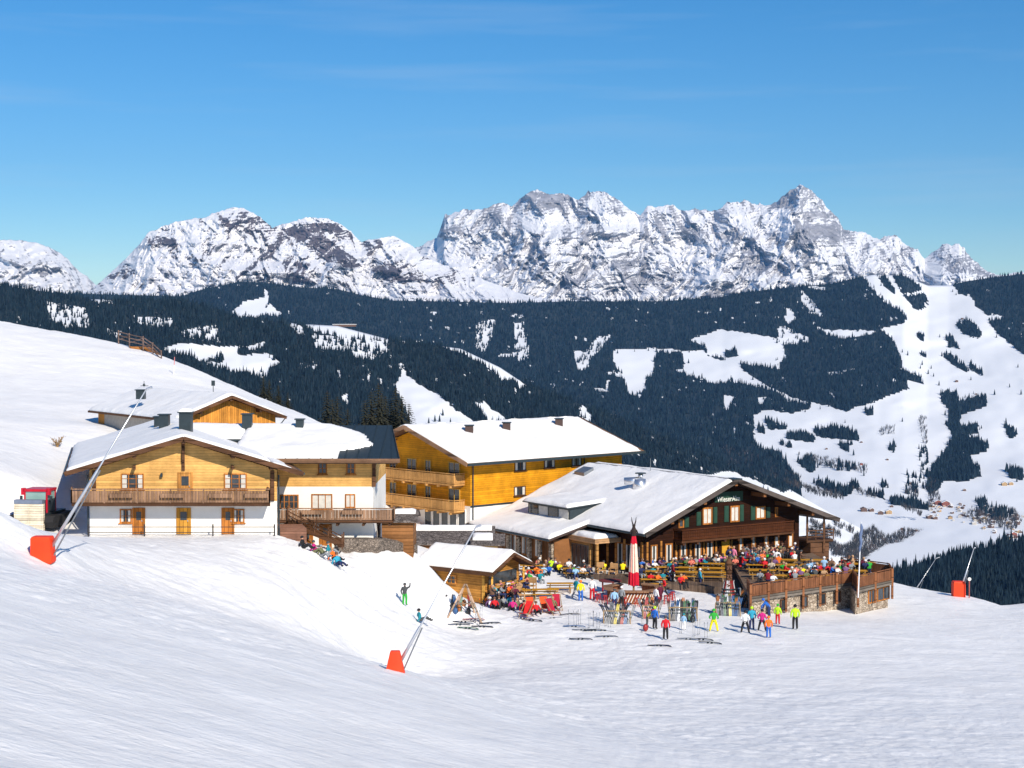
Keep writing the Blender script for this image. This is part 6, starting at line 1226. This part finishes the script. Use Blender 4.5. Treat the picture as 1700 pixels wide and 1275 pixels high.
def mk_person(pose):
    v = skel(pose); ks = list(v); ix = {k: i for i, k in enumerate(ks)}; me = bpy.data.meshes.new('person'); me.from_pydata([v[k][:3] for k in ks], [(ix[a], ix[b]) for a, b, m in EDG], []); o = bpy.data.objects.new('person_src', me); COL.objects.link(o)
    mo = o.modifiers.new('s', 'SKIN'); mo.use_smooth_shade = True
    sv = me.skin_vertices[0].data
    for i, k in enumerate(ks): sv[i].radius = (v[k][3], v[k][3] * (.8 if k in ('che', 'wai') else 1)); sv[i].use_root = (k == 'pel')
    sb = o.modifiers.new('u', 'SUBSURF'); sb.levels = 1; sb.render_levels = 1
    bpy.context.view_layer.update(); m2 = bpy.data.meshes.new_from_object(o.evaluated_get(bpy.context.evaluated_depsgraph_get())); bpy.data.objects.remove(o)
    m2.name = 'person'; m2.materials.clear()
    for m in (RED, METAL, SKIN, METAL): m2.materials.append(m)
    seg = [(Vector(v[a][:3]), Vector(v[b][:3]), m, (v[a][3] + v[b][3]) / 2) for a, b, m in EDG]
    for p in m2.polygons:
        c = p.center; best = None
        for a, b, m, r_ in seg:
            d = b - a; t = max(0, min(1, (c - a).dot(d) / d.length_squared)); q = (c - (a + d * t)).length / r_
            if best is None or q < best[0]: best = (q, m)
        p.material_index = best[1]; p.use_smooth = True
    r = bpy.data.objects.new('person', m2); COL.objects.link(r); WLOC[r.name] = Vector((0, 0, 0)); PROTOS.append(r)
    tag(r, 'x', 'person'); h = Vector(v['hd'][:3]); tp = Vector(v['ht'][:3]); up = (tp - Vector(v['nk'][:3])).normalized(); c = h.lerp(tp, .45) + up * .02
    mb = MB(); mb.ball(c, .128, 10, 6, (1, 1.05, .95)); mb.v = [(x, y + (.03 if z < c.z - .03 else 0), max(z, c.z - .07)) for x, y, z in mb.v]; hat = mb.build('helmet', METAL, r, smooth=True)
    mb = MB(); mb.ball(h + Vector((0, -.1, -.005)), .022, 5, 4); mb.build('nose', SKIN, r, smooth=True)
    mb = MB()
    for s in (-1, 1): mb.ball(h + Vector((s * .035, -.088, .025)), .013, 5, 4)
    mb.build('eyes', GLASS, r); return r
PP = {k: mk_person(k) for k in ('stand', 'sit', 'snow', 'walk', 'wide', 'wave', 'bend')}
CC = {'red': (.55, .012, .02), 'dark red': (.22, .01, .02), 'maroon': (.1, .01, .03), 'black': (.015, .015, .018), 'dark grey': (.06, .065, .07), 'grey': (.25, .27, .29), 'white': (.75, .75, .76), 'beige': (.5, .42, .33), 'yellow': (.85, .7, .01), 'lime green': (.45, .75, .02), 'green': (.03, .35, .04), 'teal': (.01, .22, .28), 'turquoise': (.03, .32, .48), 'blue': (.02, .13, .5), 'navy': (.02, .03, .1), 'light blue': (.3, .5, .72), 'pink': (.8, .25, .42), 'magenta': (.55, .02, .2), 'orange': (.85, .17, .02), 'coral': (.75, .22, .16), 'purple': (.16, .08, .2), 'brown': (.15, .08, .05), 'tan': (.45, .28, .16), 'olive': (.15, .16, .08)}
def cm(n): return mat('cloth ' + n, CC[n], .75, 0, .15, 8)
def person(pos, pose, jac, pan, hat, rz, label, grp, sc=1):
    return inst(PP[pose], pos, rz, label, grp, sc, {'': [cm(jac), cm(pan), SKIN, cm('black')], 'helmet': [cm(hat)]})
G1 = 'skiers standing on the forecourt'
for px, py, pose, j, p, h, rz, sc, lab in [
 (1105, 1063, 'stand', 'red', 'black', 'dark grey', 3.0, 1.0, 'person in red jacket and black trousers nearest the camera, seen from behind'),
 (1185, 1050, 'wide', 'green', 'yellow', 'green', 3.0, 1.0, 'person in green jacket and bright yellow trousers with legs wide apart'),
 (1135, 1047, 'stand', 'light blue', 'white', 'teal', 2.6, .72, 'small child in pale blue and white ski suit beside the middle ski rack'),
 (1087, 1045, 'stand', 'blue', 'black', 'lime green', 2.4, .98, 'person in blue jacket by the rack right of the round bar'),
 (1074, 1042, 'bend', 'yellow', 'dark grey', 'red', 1.4, .9, 'person in yellow bending down beside the rack'),
 (1237, 1052, 'wide', 'white', 'black', 'black', 2.9, 1.0, 'person in white jacket and black trousers on skis'),
 (1248, 1046, 'stand', 'turquoise', 'navy', 'lime green', 3.1, 1.0, 'person in turquoise jacket and navy trousers beside the white jacketed skier'),
 (1265, 1049, 'wide', 'magenta', 'black', 'black', 2.8, .97, 'person in bright pink jacket and black trousers'),
 (1276, 1060, 'stand', 'orange', 'blue', 'orange', 3.1, .92, 'person in orange red jacket and blue trousers'),
 (1277, 1027, 'bend', 'blue', 'navy', 'blue', 4.2, 1.0, 'person in blue jacket at the rack under the terrace railing'),
 (1291, 1037, 'stand', 'lime green', 'red', 'green', 2.7, .9, 'person in lime green top and red trousers with dark backpack'),
 (1320, 1046, 'stand', 'lime green', 'black', 'black', 3.1, 1.08, 'tall person in bright lime jacket standing alone below the stone terrace wall'),
 (1162, 977, 'stand', 'turquoise', 'navy', 'white', 1.8, .98, 'person in turquoise jacket and pale hat before the low terrace'),
 (1103, 993, 'walk', 'red', 'black', 'olive', -1.3, 1.0, 'person in red jacket walking right of the round bar'),
 (964, 999, 'stand', 'yellow', 'blue', 'orange', 3.0, 1.0, 'person in yellow top and bright blue trousers near the orange tables'),
 (956, 994, 'walk', 'teal', 'grey', 'tan', 2.2, 1.0, 'person in teal jacket beside the one in blue trousers'),
 (983, 997, 'stand', 'white', 'red', 'dark grey', 2.8, 1.1, 'person in white top and red trousers left of the round bar'),
 (1020, 1012, 'stand', 'light blue', 'navy', 'dark grey', 3.0, .95, 'person in pale blue jacket standing at the round bar'),
 (1032, 1008, 'stand', 'grey', 'black', 'white', 2.6, .95, 'person in grey jacket standing at the round bar'),
 (1089, 1008, 'stand', 'white', 'navy', 'brown', 2.2, .95, 'person in white jacket standing on the right of the round bar'),
 (1096, 1003, 'stand', 'maroon', 'maroon', 'black', 3.6, .95, 'person in maroon jacket standing on the right of the round bar'),
 (672, 1006, 'wave', 'dark grey', 'green', 'dark grey', 2.9, .95, 'child in grey jacket and green trousers raising an arm on the snow bank'),
 (697, 1033, 'snow', 'teal', 'dark grey', 'black', 1.9, 1.0, 'person in teal sitting on the snow with legs stretched right'),
 (513, 898, 'snow', 'pink', 'teal', 'tan', 1.2, 1.0, 'person in pink jacket highest of the group sitting on the bank'),
 (503, 912, 'snow', 'black', 'black', 'black', 1.3, .95, 'person all in black at the left end of the group on the bank'),
 (522, 919, 'snow', 'magenta', 'olive', 'dark grey', 1.3, .95, 'person in bright magenta jacket on the snow bank'),
 (534, 926, 'snow', 'olive', 'grey', 'grey', 1.2, .9, 'person in olive grey clothes on the snow bank'),
 (546, 920, 'snow', 'teal', 'grey', 'dark grey', 1.6, .95, 'person in dark teal helmet and jacket on the snow bank behind the others'),
 (553, 931, 'snow', 'orange', 'black', 'tan', 1.1, .95, 'person in orange jacket on the snow bank'),
 (560, 941, 'snow', 'turquoise', 'navy', 'brown', .8, 1.0, 'person in turquoise jacket lowest of the group on the bank')]:
    person(hit(px, py), pose, j, p, h, rz, lab, 'people resting on the snow bank' if px < 600 else G1, sc)
HATS = ['black', 'brown', 'tan', 'dark grey', 'white', 'brown', 'black', 'tan']
def seat(lst, z, where, grp, rzf, jit=.3):
    for i, (px, py, c) in enumerate(lst):
        q = PZ(px, py, z + .85); pants = ['black', 'navy', 'dark grey', 'black', 'grey'][i % 5]
        person(Vector((q.x, q.y, z + .0)), 'sit', c, pants, HATS[(i * 3 + px) % 8], rzf[i % len(rzf)] + rs.uniform(-jit, jit), 'person in %s jacket seated %s' % (c, where), grp, 1.0)
seat([(1066, 936, 'beige'), (1074, 939, 'purple'), (1086, 938, 'white'), (1095, 933, 'purple'), (1101, 934, 'navy'), (1115, 936, 'yellow'), (1122, 934, 'dark grey'), (1130, 933, 'black'), (1139, 933, 'green'), (1148, 934, 'coral'), (1155, 932, 'grey'), (1163, 931, 'magenta'), (1171, 928, 'maroon'), (1056, 944, 'black'), (1064, 947, 'navy'), (1060, 934, 'navy'), (1107, 930, 'dark grey')], .5, 'at the tables along the restaurant front', 'guests along the restaurant front', [0, 3.14, .4])
seat([(1080, 958, 'red'), (1092, 952, 'beige'), (1098, 955, 'maroon'), (1109, 954, 'black'), (1084, 948, 'teal'), (1100, 946, 'tan'), (1112, 944, 'dark red')], .06, 'just behind the round bar', 'guests behind the round bar', [0, 3.0, 1.6])
seat([(1130, 962, 'red'), (1187, 931, 'grey'), (1193, 930, 'white'), (1200, 927, 'pink'), (1229, 938, 'red'), (1238, 934, 'black'), (1221, 932, 'coral'), (1213, 924, 'navy'), (1134, 960, 'orange')], .5, 'on the low terrace', 'guests on the low terrace', [0, 3.14, .3])
seat([(1233, 916, 'brown'), (1240, 920, 'purple'), (1247, 917, 'navy'), (1244, 926, 'maroon'), (1252, 922, 'teal'), (1256, 929, 'blue'), (1259, 914, 'tan'), (1264, 935, 'maroon'), (1265, 924, 'orange'), (1273, 914, 'beige'), (1270, 936, 'red'), (1276, 924, 'green'), (1281, 938, 'beige'), (1283, 918, 'black'), (1238, 913, 'grey'), (1250, 912, 'purple'), (1278, 932, 'dark grey'), (1299, 914, 'brown'), (1307, 920, 'black'), (1315, 918, 'dark grey'), (1322, 916, 'black')], ZD, 'on the left part of the raised terrace', 'guests on the left part of the raised terrace', [0, 3.14, .5])
seat([(1262, 955, 'grey'), (1275, 956, 'dark red'), (1283, 960, 'white'), (1315, 950, 'white'), (1320, 956, 'grey'), (1332, 948, 'yellow'), (1326, 944, 'olive'), (1343, 949, 'brown'), (1338, 955, 'olive'), (1348, 938, 'light blue'), (1354, 951, 'dark grey'), (1360, 943, 'red'), (1367, 951, 'tan'), (1374, 945, 'red'), (1384, 943, 'grey'), (1393, 940, 'beige'), (1400, 941, 'dark grey'), (1389, 948, 'white'), (1410, 938, 'red'), (1404, 946, 'purple')], ZD, 'near the railing of the raised terrace', 'guests near the terrace railing', [0, 3.14, .5])
seat([(1436, 938, 'navy'), (1443, 938, 'green'), (1433, 934, 'maroon')], ZD, 'at the right end of the raised terrace', 'guests at the terrace end', [0, 3.14])
seat([(890, 944, 'teal'), (896, 950, 'orange'), (902, 946, 'light blue'), (911, 945, 'blue'), (876, 946, 'dark grey'), (882, 940, 'purple'), (872, 955, 'black'), (878, 958, 'green'), (906, 938, 'brown')], .05, 'at the table left of the entrance', 'guests left of the entrance', [0, 3.14, .2])
seat([(946, 948, 'navy'), (953, 947, 'green'), (960, 945, 'light blue'), (967, 947, 'white'), (975, 947, 'dark grey'), (928, 941, 'yellow'), (922, 940, 'black'), (915, 935, 'lime green'), (944, 936, 'white'), (938, 943, 'black')], .05, 'at the table before the entrance', 'guests before the entrance', [0, 3.14, .2])
seat([(1003, 940, 'yellow'), (1015, 943, 'dark grey'), (1024, 942, 'black'), (1034, 940, 'yellow')], .1, 'right of the entrance doors', 'guests right of the entrance', [3.1, 2.8])
seat([(799, 975, 'red'), (806, 970, 'magenta'), (812, 971, 'blue'), (820, 972, 'grey'), (827, 967, 'black'), (834, 965, 'black'), (832, 973, 'pink'), (838, 976, 'dark grey'), (844, 977, 'red'), (851, 971, 'pink'), (863, 972, 'tan'), (869, 967, 'navy'), (872, 960, 'dark grey'), (845, 965, 'maroon'), (822, 979, 'beige'), (815, 981, 'black')], .05, 'beside the snow bar hut', 'guests beside the snow bar hut', [.3, 3.0, -.5, 1.8])
for i, (px, py, c) in enumerate([(806, 998, 'white'), (812, 1002, 'navy'), (820, 1001, 'white'), (811, 1006, 'orange'), (829, 1002, 'black'), (826, 994, 'dark grey'), (836, 1008, 'grey'), (841, 1006, 'teal'), (848, 1006, 'turquoise'), (851, 1014, 'magenta'), (860, 1013, 'olive'), (838, 998, 'coral'), (846, 996, 'black'), (800, 1001, 'tan')]):
    person(hit(px, py), 'snow', c, ['black', 'navy', 'dark grey'][i % 3], HATS[i % 8], rs.uniform(-.8, .9), 'person in %s jacket sitting low on the snow before the hut' % c, 'people sitting on the snow by the bar hut')
for i, (px, py, c) in enumerate([(870, 1020, 'red'), (890, 1022, 'red'), (918, 1014, 'olive')]):
    q = hit(px, py); person(q + Vector((0, .1, .12)), 'snow', c, 'black', HATS[i], .2, 'person in %s reclining in a deck chair, %s' % (c, ('leftmost', 'middle', 'rightmost')[i]), 'people in deck chairs')
for px, py, z, pose, j, p, h, rz, lab in [(1290, 944, ZD, 'stand', 'white', 'white', 'tan', 3.0, 'person in white jacket standing among the tables of the raised terrace'), (1218, 938, .5, 'stand', 'pink', 'grey', 'tan', 2.4, 'person in pale pink jacket standing by the golden door'), (1211, 938, .5, 'stand', 'navy', 'black', 'tan', 3.3, 'person in navy jacket standing by the golden door'), (1368, 958, ZD, 'stand', 'light blue', 'blue', 'white', 3.0, 'person in pale blue jacket standing behind the terrace railing'), (1117, 966, .5, 'stand', 'dark red', 'black', 'brown', 1.8, 'person in dark red jacket standing beside the low terrace tables')]:
    person(PZ(px, py, z), pose, j, p, h, rz, lab, 'people standing on the terraces')

# more guests packed between the ones above
def crowd(poly, n, z, where, grp, pose='sit'):
    xs_ = [p[0] for p in poly]; ys_ = [p[1] for p in poly]; k = 0; pal = ['black', 'black', 'dark grey', 'navy', 'maroon', 'purple', 'brown', 'grey', 'dark red', 'teal', 'olive', 'white', 'beige', 'red', 'blue', 'tan', 'green', 'orange', 'coral', 'light blue']
    while k < n:
        px, py = rs.uniform(min(xs_), max(xs_)), rs.uniform(min(ys_), max(ys_))
        if not inpoly(np.array([px]), np.array([py]), poly)[0]: continue
        c = rs.choice(pal); q = PZ(px, py, z + (.85 if pose == 'sit' else 0)); k += 1
        person(Vector((q.x, q.y, z if pose != 'snow' else gz1(q.x, q.y))), pose, c, ['black', 'navy', 'dark grey', 'black', 'grey'][k % 5], rs.choice(HATS), rs.choice([0, 3.1, 1.5, .4]) + rs.uniform(-.4, .4), 'person in %s jacket %s' % (c, where), grp)
crowd([(1052, 926), (1175, 922), (1178, 934), (1120, 940), (1056, 946)], 36, .5, 'in the packed row before the restaurant wall', 'guests along the restaurant front')
crowd([(1070, 942), (1118, 940), (1122, 958), (1074, 960)], 16, .06, 'in the crowd behind the round bar', 'guests behind the round bar')
crowd([(1180, 924), (1222, 918), (1226, 930), (1182, 936)], 9, .5, 'on the low terrace beside the golden door', 'guests on the low terrace')
crowd([(1226, 912), (1330, 908), (1330, 924), (1290, 934), (1228, 938)], 36, ZD, 'in the crowd on the left raised terrace', 'guests on the left part of the raised terrace')
crowd([(1300, 940), (1420, 930), (1420, 944), (1300, 958)], 24, ZD, 'in the row behind the terrace railing', 'guests near the terrace railing')
crowd([(800, 962), (872, 952), (878, 972), (850, 984), (802, 984)], 26, .05, 'in the crowd by the snow bar hut', 'guests beside the snow bar hut')
crowd([(868, 936), (925, 930), (932, 950), (880, 960)], 10, .05, 'left of the restaurant entrance', 'guests left of the entrance')
crowd([(935, 934), (985, 936), (980, 950), (940, 950)], 6, .05, 'in front of the glass entrance', 'guests before the entrance')
crowd([(800, 992), (862, 1002), (862, 1016), (806, 1008)], 8, .0, 'low on the snow by the deck chairs', 'people sitting on the snow by the bar hut', 'snow')
# ================================================================ FINISH
proto_done()
from collections import defaultdict
bpy.context.view_layer.update()
dd_ = defaultdict(list)
for o in COL.objects:
    if o.parent is None and 'label' in o and not o.get('kind'): dd_[o['label']].append(o)
ORD = ['leftmost', 'second', 'third', 'fourth', 'fifth', 'sixth', 'seventh', 'eighth', 'ninth', 'tenth', 'eleventh', 'twelfth', 'thirteenth']
for lab, os_ in dd_.items():
    if len(os_) < 2: continue
    if os_[0].name.startswith(('valley_house', 'far_spruce', 'bar_stool', 'ski_poles')): continue
    os_.sort(key=lambda o: proj(o.location)[0])
    for i, o in enumerate(os_): o['label'] = lab + (', leftmost' if i == 0 else ', rightmost' if i == len(os_) - 1 else ', %s from left' % ORD[min(i, 12)])
for o in COL.objects:
    if '_pend' in o: del o['_pend']
